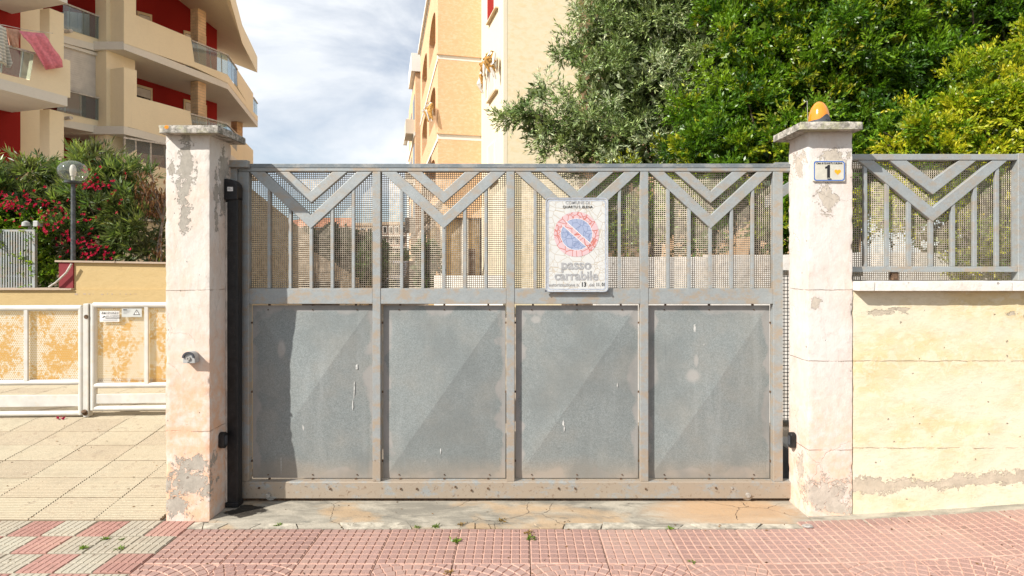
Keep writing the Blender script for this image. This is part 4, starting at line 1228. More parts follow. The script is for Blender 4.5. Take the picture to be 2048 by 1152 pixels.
# notices
def notice(name, label, xa, ya, xb, yb, mat):
    p = WP.off(0.012)
    a = p.at(xa, yb)
    t = thing(name, label, 'sign', a)
    pts = [p.at(xa, ya), p.at(xb, ya), p.at(xb, yb), p.at(xa, yb)]
    MB().prism(pts, -WP.n * 0.004).build('plate', mat, t)
    return t, p
ang = math.atan2(WP.ud, WP.ux)
n1, np1 = notice('warning_notice', 'small white attenzione notice on the right white barrier leaf', 199.5, 622, 238.5, 643.5, M['signwhite'])
q = np1.off(0.001)
MB().prism([q.at(203, 623.5), q.at(236.5, 623.5), q.at(236.5, 628.5), q.at(203, 628.5)], -WP.n * 0.0008).build('black_band', M['ink'], n1)
q2 = np1.off(0.0022)
text('lettering', 'ATTENZIONE!', 0.024, M['signwhite'], n1, q2.at(219.5, 626), 0.0006, 1.0, ang)
text('lettering', 'AREA SOTTOPOSTA A', 0.0125, M['ink'], n1, q2.at(226, 632), 0.0001, 1.0, ang)
text('lettering', 'VIDEOSORVEGLIANZA', 0.0135, M['ink'], n1, q2.at(226, 636), 0.0003, 1.0, ang)
for yy in (639.3, 641.3): MB().prism([q2.at(205, yy - .3), q2.at(235, yy - .3), q2.at(235, yy + .3), q2.at(205, yy + .3)], -WP.n * 0.0006).build('print_line', M['inkgrey'], n1)
MB().prism([q2.at(204.5, 634.5), q2.at(209.5, 631.3), q2.at(210.5, 632.8), q2.at(205.5, 636)], -WP.n * 0.0008).build('camera_symbol', M['ink'], n1)
n2, np2 = notice('warning_notice', 'small grey notice with black warning triangle on right white barrier leaf', 243.5, 617, 283.5, 634, M['signgrey'])
q = np2.off(0.001); q3 = np2.off(0.0018); q4 = np2.off(0.0026)
MB().prism([q.at(266.5, 629.8), q.at(273.3, 618.8), q.at(280, 629.8)], -WP.n * 0.0006).build('triangle', M['ink'], n2)
MB().prism([q3.at(268.8, 628.6), q3.at(273.3, 621.2), q3.at(277.7, 628.6)], -WP.n * 0.0006).build('triangle_field', M['signwhite'], n2)
text('lettering', '!', 0.028, M['ink'], n2, q4.at(273.3, 625.7), 0.0006, 1.0, ang)
text('lettering', 'KING', 0.014, M['ink'], n2, q3.at(250, 619.7), 0.0005, 1.0, ang)
for yy, xe in ((619.7, 261), (622.3, 260), (624.6, 258), (627, 254)):
    MB().prism([q3.at(254 if yy < 620 else 246.5, yy - .35), q3.at(xe, yy - .35), q3.at(xe, yy + .35), q3.at(254 if yy < 620 else 246.5, yy + .35)], -WP.n * 0.0006).build('print_line', M['inkgrey'], n2)

# ------------------------------------------------------------------ ochre garden wall, slat fence, globe lamp
GD = 6.9
gw = thing('garden_wall', 'ochre planter wall with stone coping behind the white barrier', 'wall', (-4.6, Yd(GD), 0.2))
a0 = W(-120, 577, GD); a1 = W(420, 577, GD)
def wb(x): return (x - CX) * GD / F
def wz(y): return EYE - (y - CY) * GD / F
MB().box(wb(-500), wb(470), Yd(GD), Yd(GD) + 0.25, 0.0, wz(580)).build('lower_wall', M['ochre'], gw)
MB().box(wb(-500), wb(146), Yd(GD) - 0.03, Yd(GD) + 0.28, wz(580) + .001, wz(576.5)).build('coping', M['coping'], gw)
MB().prism([(wb(116), Yd(GD) + 0.03, wz(579.8)), (wb(470), Yd(GD) + 0.03, wz(579.8)), (wb(470), Yd(GD) + 0.03, wz(530)), (wb(116), Yd(GD) + 0.03, wz(524))], (0, 0.22, 0)).build('upper_wall', M['ochre'], gw)
MB().box(wb(116), wb(144.5), Yd(GD) + 0.012, Yd(GD) + 0.03, wz(576), wz(524.2)).build('red_end', M['maroon'], gw)
MB().prism([(wb(110), Yd(GD) - 0.005, wz(524)), (wb(470), Yd(GD) - 0.005, wz(530)), (wb(470), Yd(GD) - 0.005, wz(527)), (wb(110), Yd(GD) - 0.005, wz(520.5))], (0, 0.29, 0)).build('coping', M['coping'], gw)
for k in range(14):
    xk = 150 + k * 9 + random.uniform(-2, 2)
    if k in (5, 9): continue
    MB().box(wb(xk), wb(xk + random.uniform(2, 6)), Yd(GD) - 0.002, Yd(GD) + 0.002, wz(589 + random.uniform(-1.5, 1)), wz(587.6 + random.uniform(-1, .4))).build('flaked_spot', M['coping'], gw)
MB().path([W(143, 528, GD - .03), W(133, 545, GD - .03), W(112, 565, GD - .03), W(98, 574, GD - .03)], 0.012, 8).build('hose', M['trim'], gw)
# planter soil
put(MB().box(wb(-500), wb(470), Yd(GD) + 0.27, Yd(GD) + 4.0, 0.0, 1.26).build('planter_bed', M['soil']), kind='structure')

SD = 7.05
sf = thing('slat_fence', 'grey metal fence of vertical slats behind the white barrier, left edge', 'fence', W(35, 577, SD))
def sw(x, y): return W(x, y, SD)
for k in range(18):
    xa = 66 - k * 5.25; xb = xa - 2.5
    p = sw(xa, 574); q = sw(xb, 462 + 0.05 * (66 - xa) - 0)
    MB().box(q.x, p.x, p.y, p.y + 0.008, p.z, sw(xa, 463).z).build('slat', M['zinc_clean'], sf)
for xa, xb in ((66.8, 70.8),):
    MB().box(sw(xa, 0).x, sw(xb, 0).x, Yd(SD) - .01, Yd(SD) + 0.03, sw(0, 577).z, sw(0, 459).z).build('post', M['zinc_clean'], sf)
for ya, yb in ((463, 459), (577, 574), (554, 551)):
    MB().box(sw(-60, 0).x, sw(66.6, 0).x, Yd(SD) + .0085, Yd(SD) + 0.03, sw(0, ya).z, sw(0, yb).z).build('rail', M['zinc_clean'], sf)
cpost = W(60, 577, SD + .1)
cmn = thing('security_light', 'small grey floodlight on a short post above the slat fence', 'light', cpost)
MB().tube(cpost, W(60, 448, SD + .1), 0.02, 10).build('post', M['zinc_clean'], cmn, smooth=True)
MB().box(W(61, 0, SD).x, W(71, 0, SD).x, Yd(SD) + .03, Yd(SD) + .12, W(0, 453, SD).z, W(0, 441, SD).z).build('head', M['greyplastic'], cmn, bevel=0.008)
MB().lathe(W(52, 453, SD + .05), [(0.005, 0), (0.045, 0.005), (0.04, 0.05), (0.01, 0.07)], 16).build('sensor', M['greyplastic'], cmn, smooth=True)

LD = 6.98
lp = thing('globe_lamp', 'dark post with clear smoky globe and white bulb, among red oleander', 'lamp', W(146.5, 521, LD))
MB().path([W(146.5, 521, LD), W(146.5, 363, LD)], [0.026, 0.024], 16).build('pole', M['poledark'], lp, smooth=True)
gc = W(146, 343, LD); gr = 0.158
prof = [(0.075, -0.122)] + [(gr * math.cos(math.radians(a)), 0.135 * math.sin(math.radians(a))) for a in range(-58, 90, 9)] + [(0.003, 0.135)]
MB().lathe(gc, prof, 40).build('globe', M['globe'], lp, smooth=True)
MB().lathe(gc, [(0.03, -0.155), (0.085, -0.142), (0.088, -0.118), (0.03, -0.112)], 24).build('collar', M['poledark'], lp, smooth=True)
MB().lathe(gc, [(0.018, -0.112), (0.02, -0.06), (0.03, -0.055), (0.03, -0.03), (0.036, 0.0), (0.034, 0.04), (0.022, 0.075), (0.004, 0.085)], 20).build('bulb', M['bulb'], lp, smooth=True)
# ------------------------------------------------------------------ left apartment building
def c1(x, y): return (x * 0.28644, y * 0.28646)
ux_, ud_ = 0.287, 0.958
PA, PB, PC, PR = Plane(-13.1, 16.5, ux_, ud_), Plane(-13.9, 20, ux_, ud_), Plane(-14.95, 20.1, ux_, ud_), Plane(-15.47, 23.05, 0.33, 0.944)
PB2 = Plane(-12.57, 24.5, -0.26, 0.966)
ba = thing('apartment_block', 'cream apartment block with dark red walls and slanted balconies, left', 'building', (-15.5, Yd(22), 0))
def bp_(name, mat, plane, pts, th=0.15, parent=None, crop=True):
    P3 = [plane.at(*(c1(*p) if crop else p)) for p in pts]
    m = MB(); m.prism(P3, -plane.n * th); return m.build(name, M[mat], parent or ba)
def slab(name, mat, outline, z0, z1, parent=None):
    m = MB(); m.prism([(a, Yd(b), z0) for a, b in outline], (0, 0, z1 - z0)); return m.build(name, M[mat], parent or ba)
OB = [(-13.9, 20), (-12.57, 24.5), (-14.4, 31.3), (-20, 31.3), (-20, 20)]
OA = [(-13.1, 16.5), (-13.93, 13.72), (-22, 16.0), (-22, 19.2), (-16.9, 17.65)]
for z in (3.2, 6.17, 9.14):
    slab('balcony_slab', 'slabwhite', OB, z, z + 0.28)
    slab('balcony_slab', 'slabwhite', OA, z, z + 0.28)
m = MB(); m.prism([(-10.6, Yd(19.5), 12.12), (-11.5, Yd(22.6), 12.12), (-13.2, Yd(27.1), 12.12), (-14.4, Yd(31.25), 12.12), (-20, Yd(31.2), 14.3), (-20, Yd(19.5), 15.0)], (0, 0, 0.86)); m.build('roof', M['cream'], ba)
slab('roof', 'cream', [(-12.6, 16.6), (-13.5, 13.7), (-22, 16.0), (-22, 19.4), (-14.5, 19.4)], 12.12, 12.98)
# red back walls
rwall = MB(); rwall.prism([PR.pt(-6, 0), PR.pt(PR.tz(434, 200)[0], 0), PR.pt(PR.tz(434, 200)[0], 13.4), PR.pt(-6, 13.4)], -PR.n * 2.5)
rw_ = rwall.build('back_wall', M['redwall'], ba)
m = MB(); PR2 = PR.off(-2.4); m.prism([PR2.pt(3, 0), PR2.pt(6.0, 0), PR2.pt(6.0, 13.2), PR2.pt(3, 13.2)], -PR.n * 1.0); m.build('back_wall', M['redwall'], ba)
PAb = PA.off(-2.3)
m = MB(); m.prism([PAb.pt(-3.0, 0), PAb.pt(PAb.tz(41, 250)[0], 0), PAb.pt(PAb.tz(41, 250)[0], 12.1), PAb.pt(-3.0, 12.1)], -PA.n * 2.0); m.build('back_wall', M['redwall'], ba)
m = MB(); m.prism([PAb.pt(PAb.tz(41, 250)[0], 0, -.5), PAb.pt(1.2, 0, -.5), PAb.pt(1.2, 12.1, -.5), PAb.pt(PAb.tz(41, 250)[0], 12.1, -.5)], -PA.n * 1.0); m.build('side_wall', M['cream'], ba)
PCb = PC.off(-1.9)
m = MB(); m.prism([PCb.pt(-4, 0), PCb.pt(2.2, 0), PCb.pt(2.2, 12.1), PCb.pt(-4, 12.1)], -PC.n * 1.0); m.build('side_wall', M['cream'], ba)
# pier that closes the recess against the next block
slab('corner_pier', 'cream', [(-15.05, 20.2), (-14.55, 20.05), (-14.25, 21.1), (-15.05, 21.4)], 0, 12.1)
# parapets of the right block
bp_('parapet', 'cream', PB, [(866, -60), (950, -60), (950, 105), (1335, 265), (1358, 437), (866, 291)], 0.15)
bp_('parapet', 'cream', PB, [(866, 470), (955, 492), (955, 675), (1330, 778), (1345, 905), (1345, 1010), (866, 877)], 0.15)
for ya, yb, yc, yd_ in ((-60, -60, 300, 345), (470, 470, 885, 880)):
    a = PB.at(*c1(866, 300)); 
    z1_ = PB.at(*c1(866, ya)).z; z0_ = PB.at(*c1(866, yc)).z
    m = MB(); m.prism([PB.pt(0, z0_, -.002), PB.pt(0, z0_, -1.0), PB.pt(0, z1_, -1.0), PB.pt(0, z1_, -.002)], PB.u * 0.15); m.build('parapet_return', M['cream'], ba)
bp_('fascia', 'cream', PB.off(0.012), [(866, 285), (1358, 432), (1592, 522), (1592, 580), (1358, 470), (866, 300)], 0.1)
bp_('parapet', 'cream', PB2, [(1655, 482), (1768, 652), (1768, 790), (1660, 612)], 0.15)
bp_('fascia', 'cream', PB2.off(0.012), [(1590, 524), (1768, 780), (1800, 812), (1800, 850), (1590, 580)], 0.1)
bp_('parapet', 'cream', PB2, [(1655, 935), (1768, 1050), (1768, 1160), (1600, 1160), (1600, 1000)], 0.15)
def rail_glass(plane, top, bot, parent=None, posts=3):
    P3 = [plane.at(*c1(*p)) for p in top + bot[::-1]]
    o = MB().prism(P3, -plane.n * 0.012).build('glass_panel', M['glass'], ba)
    MB().path([plane.at(*c1(*top[0])) + plane.n * 0.02, plane.at(*c1(*top[1])) + plane.n * 0.02], 0.03, 8).build('handrail', M['trim'], ba, smooth=True)
    for k in range(posts):
        f = (k + 0.5) / posts
        a = plane.at(*c1(*top[0])).lerp(plane.at(*c1(*top[1])), f); b = plane.at(*c1(*bot[0])).lerp(plane.at(*c1(*bot[1])), f)
        MB().path([a - plane.n * 0.03, b - plane.n * 0.03], 0.018, 6).build('baluster', M['trim'], ba)
rail_glass(PB, [(1335, 282), (1588, 385)], [(1358, 432), (1590, 524)])
rail_glass(PB2, [(1590, 388), (1655, 485)], [(1590, 524), (1655, 602)], posts=1)
rail_glass(PB, [(1330, 795), (1580, 865)], [(1345, 905), (1590, 985)])
rail_glass(PB2, [(1580, 865), (1655, 940)], [(1590, 985), (1655, 1060)], posts=1)
rail_glass(PB2, [(1768, 680), (1796, 722)], [(1768, 780), (1796, 818)], posts=1)
# brick columns: each brick a piece
def brick_col(X, d, w, z0, z1, courses):
    ang_ = math.atan2(ud_, ux_) - math.pi / 2
    R_ = Matrix.Rotation(ang_, 3, 'Z')
    core = MB(); h = w / 2 - 0.012
    core.prism([Vector((X, Yd(d), z0)) + R_ @ Vector((a, b, 0)) for a, b in ((-h, -h), (h, -h), (h, h), (-h, h))], (0, 0, z1 - z0))
    co = core.build('column', M['mortar'], ba)
    bh = (z1 - z0) / courses
    if 'brick' not in MESH:
        mb = MB(); mb.box(-0.5, 0.5, -0.5, 0.5, -0.5, 0.5); MESH['brick'] = mb.mesh('brick'); MESH['brick'].materials.append(M['brick'])
    for k in range(courses):
        z = z0 + (k + 0.5) * bh
        for sx_ in (-1, 1):
            l = w * (0.64 if (k % 2) == (sx_ > 0) else 0.33)
            off = sx_ * (w / 2 - l / 2)
            p = Vector((X, Yd(d), z)) + R_ @ Vector((off, 0, 0))
            o = child('brick', MESH['brick'], co, p, (0, 0, ang_), (l - 0.014, w + random.uniform(0, .006), bh - 0.016))
MESH = {}
for z0, z1 in ((6.46, 9.13), (9.43, 12.11)): brick_col(-13.32, 23.6, 0.40, z0, z1, 22)
brick_col(-15.0, 30.2, 0.40, 6.46, 9.13, 14)
brick_col(-15.55, 16.6, 0.38, 3.5, 6.16, 18)
# columns of the left block
def colA(X, d, w, z0, z1):
    m = MB(); R_ = Matrix.Rotation(math.atan2(ud_, ux_) - math.pi / 2, 3, 'Z')
    m.prism([Vector((X, Yd(d), z0)) + R_ @ Vector((a, b, 0)) for a, b in ((-w / 2, -w / 2), (w / 2, -w / 2), (w / 2, w / 2), (-w / 2, w / 2))], (0, 0, z1 - z0)); m.build('column', M['cream'], ba)
for z0, z1 in ((0, 3.19), (3.49, 6.16), (6.46, 9.13)): colA(-13.96, 17.0, 0.40, z0, z1)
colA(-15.0, 20.7, 0.35, 6.46, 9.13)
# left block balcony
bp_('parapet', 'cream', PA, [(240, 372), (480, 420), (478, 680), (0, 572), (-380, 486), (-380, 418), (0, 508), (208, 560)], 0.15)
rail_glass(PA, [(-200, 250), (238, 374)], [(-200, 455), (208, 556)])
zt = PA.at(*c1(480, 420)).z; zbm = 6.44
m = MB(); m.prism([PA.pt(0.08, zbm, -.001), PA.pt(0.08, zbm, -1.1), PA.pt(0.08, zt, -1.1), PA.pt(0.08, zt, -.001)], -PA.u * 0.14); m.build('parapet_return', M['cream'], ba)
# recess with glass and roller shutter
bp_('fascia', 'cream', PC, [(380, 172), (735, 288), (735, 326), (380, 232)], 0.2)
bp_('recess_slab', 'slabwhite', PC.off(0.02), [(380, 232), (735, 326), (735, 372), (380, 282)], 1.6)
bp_('fascia', 'cream', PC, [(380, 770), (735, 852), (735, 888), (380, 826)], 0.2)
bp_('recess_slab', 'slabwhite', PC.off(0.02), [(380, 826), (735, 888), (735, 940), (380, 872)], 1.6)
sh_ = bp_('roller_shutter', 'shutter', PC.off(-0.12), [(380, 296), (712, 392), (712, 688), (380, 598)], 0.04)
bp_('shutter_box', 'slabwhite', PC.off(-0.03), [(380, 284), (722, 380), (722, 402), (380, 304)], 0.2)
bp_('shutter_guide', 'slabwhite', PC.off(-0.06), [(712, 395), (723, 398), (723, 845), (712, 842)], 0.1)
for k in range(1, 20):
    f = k / 20.0
    ya, yb = 296 + (598 - 296) * f, 392 + (688 - 392) * f
    bp_('shutter_slat', 'shutter', PC.off(-0.112), [(381, ya - 5.6), (711, yb - 5.6), (711, yb + 4.8), (381, ya + 4.8)], 0.01)
rail_glass(PC.off(0.03), [(440, 20), (728, 130)], [(440, 195), (728, 284)])
rail_glass(PC.off(0.03), [(400, 618), (728, 695)], [(400, 775), (728, 850)])
bp_('door', 'darkwin', PC.off(-1.0), [(560, 620), (600, 630), (600, 820), (560, 810)], 0.06)
for yy in (222, 826):
    p = PC.at(*c1(455, yy)); MB().path([p - PC.n * 0.1, p + PC.n * 0.28], 0.06, 8).build('water_spout', M['trim'], ba)
# windows and doors in the red wall
def winR(x0, x1, y0, y1, sl=0.28, fill='darkwin'):
    q = lambda x, y: (x, y + (x - x0) * sl)
    f = bp_('window', 'frame_w', PR.off(0.05), [q(x0, y0), q(x1, y0), q(x1, y1), q(x0, y1)], 0.09)
    bp_('pane', fill, PR.off(0.06), [q(x0 + 12, y0 + 18), q(x1 - 14, y0 + 18), q(x1 - 14, y1), q(x0 + 12, y1)], 0.02, f)
    bp_('shutter', 'shutter', PR.off(0.075), [q(x0 + 13, y0 + 20), q(x1 - 15, y0 + 20), q(x1 - 15, y0 + (y1 - y0) * 0.35), q(x0 + 13, y0 + (y1 - y0) * 0.35)], 0.02, f)
winR(940, 1065, 583, 800); winR(1285, 1445, 690, 960); winR(960, 1062, 75, 300); winR(1285, 1440, 210, 480); 
# enclosed veranda on the lower floor
bp_('veranda_glass', 'vglass', PB.off(-0.1), [(868, 950), (1400, 1085), (1400, 1500), (868, 1400)], 0.02)
for x_ in (868, 945, 1050, 1160, 1290): bp_('veranda_bar', 'trim', PB.off(-0.07), [(x_, 945 + (x_ - 868) * .25), (x_ + 9, 947 + (x_ - 868) * .25), (x_ + 9, 1400), (x_, 1400)], 0.05)
bp_('parapet', 'cream', PB.off(-0.02), [(866, 1100), (955, 1045), (955, 1125), (1450, 1250), (1450, 1440), (866, 1300)], 0.12)
bp_('awning_bar', 'trim', PB.off(0.05), [(868, 955), (1160, 1000), (1160, 1012), (868, 967)], 0.05)
m = MB(); m.prism([PB.pt(0.2, 0, -.3), PB.pt(4.2, 0, -.3), PB.pt(4.2, 3.18, -.3), PB.pt(0.2, 3.18, -.3)], -PB.n * 1.0); m.build('ground_floor_wall', M['cream'], ba)
# laundry and cabinet: things of their own
def cloth(name, label, cat, mat, plane, top, rows, cols=26, amp=0.07, seed=0):
    """hanging cloth: rows of (left, right) crop points from top to bottom"""
    v = []; f = []
    R_ = len(rows)
    for j, (a, b) in enumerate(rows):
        pa, pb = plane.at(*c1(*a)), plane.at(*c1(*b))
        for i in range(cols + 1):
            s = i / cols
            p = pa.lerp(pb, s) + plane.n * amp * (math.sin(s * 17 + seed) * 0.5 + math.sin(s * 7.3 + seed + j * .35) * 0.6) * (0.25 + j / R_)
            v.append(p)
    for j in range(R_ - 1):
        for i in range(cols): f.append((j * (cols + 1) + i, j * (cols + 1) + i + 1, (j + 1) * (cols + 1) + i + 1, (j + 1) * (cols + 1) + i))
    m = MB(); m.add(v, f)
    b0 = plane.at(*c1(*rows[-1][0]))
    o = m.build(name, M[mat], base=b0, smooth=True)
    md = o.modifiers.new('thickness', 'SOLIDIFY'); md.thickness = 0.012
    return put(o, label, cat, 'washing on the left balcony')
def rows_of(tl, tr, bl, br, n=7): return [((tl[0] + (bl[0] - tl[0]) * k / n, tl[1] + (bl[1] - tl[1]) * k / n), (tr[0] + (br[0] - tr[0]) * k / n, tr[1] + (br[1] - tr[1]) * k / n)) for k in range(n + 1)]
PL1 = PA.off(0.12)
cloth('towel', 'dark pink towel hung out over the left balcony parapet', 'towel', 'pink_cloth', PA.off(0.25), None,
      [((130, 215), (305, 232)), ((160, 262), (335, 268)), ((205, 310), (362, 315)), ((235, 360), (390, 350)), ((258, 400), (420, 380)), ((285, 445), (446, 420)), ((315, 490), (455, 466))], seed=1, amp=0.09)
cloth('cloth', 'peach coloured cloth hanging behind the pink towel', 'laundry', 'peach_cloth', PA.off(0.05), None, rows_of((28, 190), (140, 210), (75, 330), (140, 330)), seed=2)
cloth('cloth', 'pale striped cloth hanging at the left photo edge', 'laundry', 'stripes', PA.off(0.16), None, rows_of((-60, 150), (40, 195), (-40, 420), (80, 440)) + [((20, 440), (62, 476))], seed=3)
cloth('cloth', 'small white cloth pegged beside the pink towel', 'laundry', 'white_cloth', PA.off(0.02), None, rows_of((168, 222), (208, 224), (172, 268), (208, 268), 3), seed=4, amp=0.02)
o = MB().path([PA.at(*c1(-60, 165)) + PA.n * .1, PA.at(*c1(150, 215)) + PA.n * .2, PA.at(*c1(325, 240)) + PA.n * .25], 0.008, 5).build('clothes_line', M['trim'], base=PA.at(*c1(0, 190)))
put(o, 'thin clothes line carrying the washing on the left balcony', 'line')
pc_ = PC.off(-0.55)
cb = thing('cabinet', 'white two door cabinet behind glass on the upper recess balcony', 'cabinet', pc_.at(*c1(545, 245)))
MB().prism([pc_.at(*c1(*p)) for p in ((468, 78), (625, 100), (625, 262), (468, 215))], -PC.n * 0.4).build('carcass', M['signwhite'], cb)
for a, b in ((474, 538), (542, 620)):
    MB().prism([pc_.off(.02).at(*c1(*p)) for p in ((a, 92 + (a - 474) * .14), (b, 92 + (b - 474) * .14), (b, 225 + (b - 474) * .14), (a, 225 + (a - 474) * .14))], -PC.n * 0.018).build('door', M['signwhite'], cb)

# ------------------------------------------------------------------ peach and yellow apartment house in the middle
PF, PLf, PS, PY = Plane(-3.14, 21.8, 0.972, 0.233), Plane(-3.14, 21.8, -0.233, 0.972), Plane(-0.526, 18.13, -0.233, 0.972), Plane(-0.526, 18.13, 0.972, 0.233)
bc_ = thing('apartment_house', 'peach and yellow apartment house with arched loggias behind the gate', 'building', (0, Yd(22), 0))
def wallp(name, mat, pl, s0, s1, z0, z1, th, off=0.0):
    m = MB(); m.prism([pl.pt(s0, z0, off), pl.pt(s1, z0, off), pl.pt(s1, z1, off), pl.pt(s0, z1, off)], -pl.n * th); return m.build(name, M[mat], bc_)
S2 = 1.69
for z0, z1 in ((3.4, 6.40), (6.63, 9.46), (9.66, 13.4)): wallp('wall_panel', 'peach', PF, 0.0, S2, z0, z1, 0.35)
for z0, z1 in ((6.40, 6.63), (9.46, 9.66)):
    wallp('string_course', 'white', PF, 0.0, S2, z0 + .001, z1 - .001, 0.35, 0.006)
    wallp('ledge', 'peach', PF, -0.05, S2, z1 - .04, z1 + .012, 0.1, 0.06)
def arch_wall(pl, t0, t1, z0, z1, ops, th=0.35, mat='peach'):
    cuts = [t0] + [q for o in ops for q in o[:2]] + [t1]
    def piece(pts):
        m = MB(); m.prism([pl.pt(a, b) for a, b in pts], pl.n * th); m.build('wall_panel', M[mat], bc_)
    for k in range(0, len(cuts), 2): 
        if cuts[k + 1] - cuts[k] > 0.01: piece([(cuts[k], z0), (cuts[k + 1], z0), (cuts[k + 1], z1), (cuts[k], z1)])
    for ta, tb, za, zs, zp in ops:
        piece([(ta, z0), (tb, z0), (tb, za), (ta, za)])
        c = (ta + tb) / 2; r = (tb - ta) / 2; n = 14
        arc = [(c - r * math.cos(math.pi * k / n), zs + (zp - zs) * math.sin(math.pi * k / n)) for k in range(n + 1)]
        for k in range(n): piece([arc[k], arc[k + 1], (arc[k + 1][0], z1), (arc[k][0], z1)])
for z0, z1 in ((0.0, 3.4), (3.4, 6.40), (6.40, 9.46), (9.46, 13.4)):
    s = z0 + 1.0
    arch_wall(PLf, 0.35, 10.5, z0, z1, [(1.05, 4.3, s, s + 1.0, min(z1 - .2, s + 1.62)), (5.6, 9.2, s, s + 1.0, min(z1 - .2, s + 1.62))])
    m = MB(); m.prism([PLf.pt(0.0, z1 - .1, -.03), PLf.pt(10.5, z1 - .1, -.03), PLf.pt(10.5, z1 + .05, -.03), PLf.pt(0.0, z1 + .05, -.03)], PLf.n * 0.1); m.build('string_course', M['white'], bc_)
    m = MB(); m.prism([PLf.pt(0.36, z0 + .02, 0.36), PLf.pt(10.4, z0 + .02, 0.36), PLf.pt(10.4, z0 + .2, 0.36), PLf.pt(0.36, z0 + .2, 0.36)], PLf.n * 1.5); m.build('loggia_floor', M['tanwall'], bc_)
m = MB(); m.prism([PLf.pt(0.36, 0, 1.9), PLf.pt(10.5, 0, 1.9), PLf.pt(10.5, 13.4, 1.9), PLf.pt(0.36, 13.4, 1.9)], PLf.n * 0.3); m.build('loggia_wall', M['peach'], bc_)
m = MB(); m.prism([PLf.pt(10.15, 0, 0.36), PLf.pt(10.5, 0, 0.36), PLf.pt(10.5, 13.4, 0.36), PLf.pt(10.15, 13.4, 0.36)], PLf.n * 1.5); m.build('end_wall', M['peach'], bc_)
m = MB(); m.prism([PLf.pt(-0.1, 13.42, -0.15), PLf.pt(10.6, 13.42, -0.15), PLf.pt(10.6, 13.62, -0.15), PLf.pt(-0.1, 13.62, -0.15)], PLf.n * 6); m.build('roof', M['white'], bc_)
m = MB(); m.prism([PLf.pt(0.0, 0, 2.3), PLf.pt(10.5, 0, 2.3), PLf.pt(10.5, 13.4, 2.3), PLf.pt(0.0, 13.4, 2.3)], PLf.n * 5); m.build('core_wall', M['peach'], bc_)
# cream side wall and yellow gable
Ts = 4.18
m = MB(); m.prism([PS.pt(0.03, 0, -0.004), PS.pt(Ts, 0, -0.004), PS.pt(Ts, 14.6, -0.004), PS.pt(0.03, 14.6, -0.004)], PS.n * 0.5); m.build('side_wall', M['creamwhite'], bc_)
wallp('gable_wall', 'yellow', PY, 0.12, 2.52, 0, 14.6, 4.4, 0.0)
m = MB(); m.prism([PY.pt(0.0, 0, 0.006), PY.pt(0.12, 0, 0.006), PY.pt(0.12, 14.6, 0.006), PY.pt(0.0, 14.6, 0.006)], -PY.n * 0.3); m.build('corner_strip', M['creamwhite'], bc_)
wallp('rear_wall', 'peach', PY, 2.53, 15, 0, 14.6, 3.0, -1.4)
def winS(x0, x1, y0, y1, fill='shutter', sl=2.9):
    q = lambda x, y: (x, y - (x - x0) * sl)      # photo pixels; the wall comes nearer to the right
    pts = lambda o, i, top=0: [PS.off(-o).at(*q(x0 + i, y0 + i)), PS.off(-o).at(*q(x1 - i, y0 + i)), PS.off(-o).at(*q(x1 - i, y1 - i)), PS.off(-o).at(*q(x0 + i, y1 - i))]
    f = MB().prism(pts(0.04, 0), PS.n * 0.06).build('window', M['white'], bc_)
    MB().prism(pts(0.05, 2.0), PS.n * 0.02).build('shutter' if fill == 'shutter' else 'pane', M[fill], f)
    sl_ = [PS.off(-0.12).at(*q(x0 - 1, y1)), PS.off(-0.12).at(*q(x1 + 1, y1)), PS.off(-0.12).at(*q(x1 + 1, y1 + 2.5)), PS.off(-0.12).at(*q(x0 - 1, y1 + 2.5))]
    MB().prism(sl_, PS.n * 0.13).build('sill', M['tanwall'], f)
winS(972.5, 989, -35, 46, 'redwall', 1.9); winS(973, 989, 140, 203, 'shutter', 1.5); winS(974, 989, 294, 372, 'shutter', 0.9)
# awning bunched over the middle window, and another at a loggia
def bunch(label, plane, sgn, pts, seed):
    rg = random.Random(seed)
    p0 = plane.at(*pts[-1])
    t = thing('bunched_awning', label, 'awning', p0)
    for k in range(26):
        f = k / 25; i = f * (len(pts) - 1); j = min(int(i), len(pts) - 2)
        x = pts[j][0] + (pts[j + 1][0] - pts[j][0]) * (i - j); y = pts[j][1] + (pts[j + 1][1] - pts[j][1]) * (i - j)
        a = plane.off(sgn * 0.22).at(x + rg.uniform(-1, 1), y + rg.uniform(-2, 2))
        ln = rg.uniform(0.25, 0.75)
        b = a + Vector((rg.uniform(-.08, .08), rg.uniform(-.08, .08), -ln))
        mid = a.lerp(b, 0.5) + plane.n * sgn * rg.uniform(0, .14)
        MB().path([a, mid, b], [0.05, 0.085, 0.03], 6).build('fold', M['orange_cloth' if k % 3 else 'white_cloth'], t, smooth=True)
bunch('orange and white striped awning bunched over the middle side window', PS, -1, [(962, 150), (966, 128), (973, 112), (981, 104), (988, 102), (990.5, 120)], 5)
bunch('orange cloth bundle hanging from a loggia arch of the peach house', PLf, -1, [(853, 213), (857, 207), (861, 206), (865, 208)], 8)
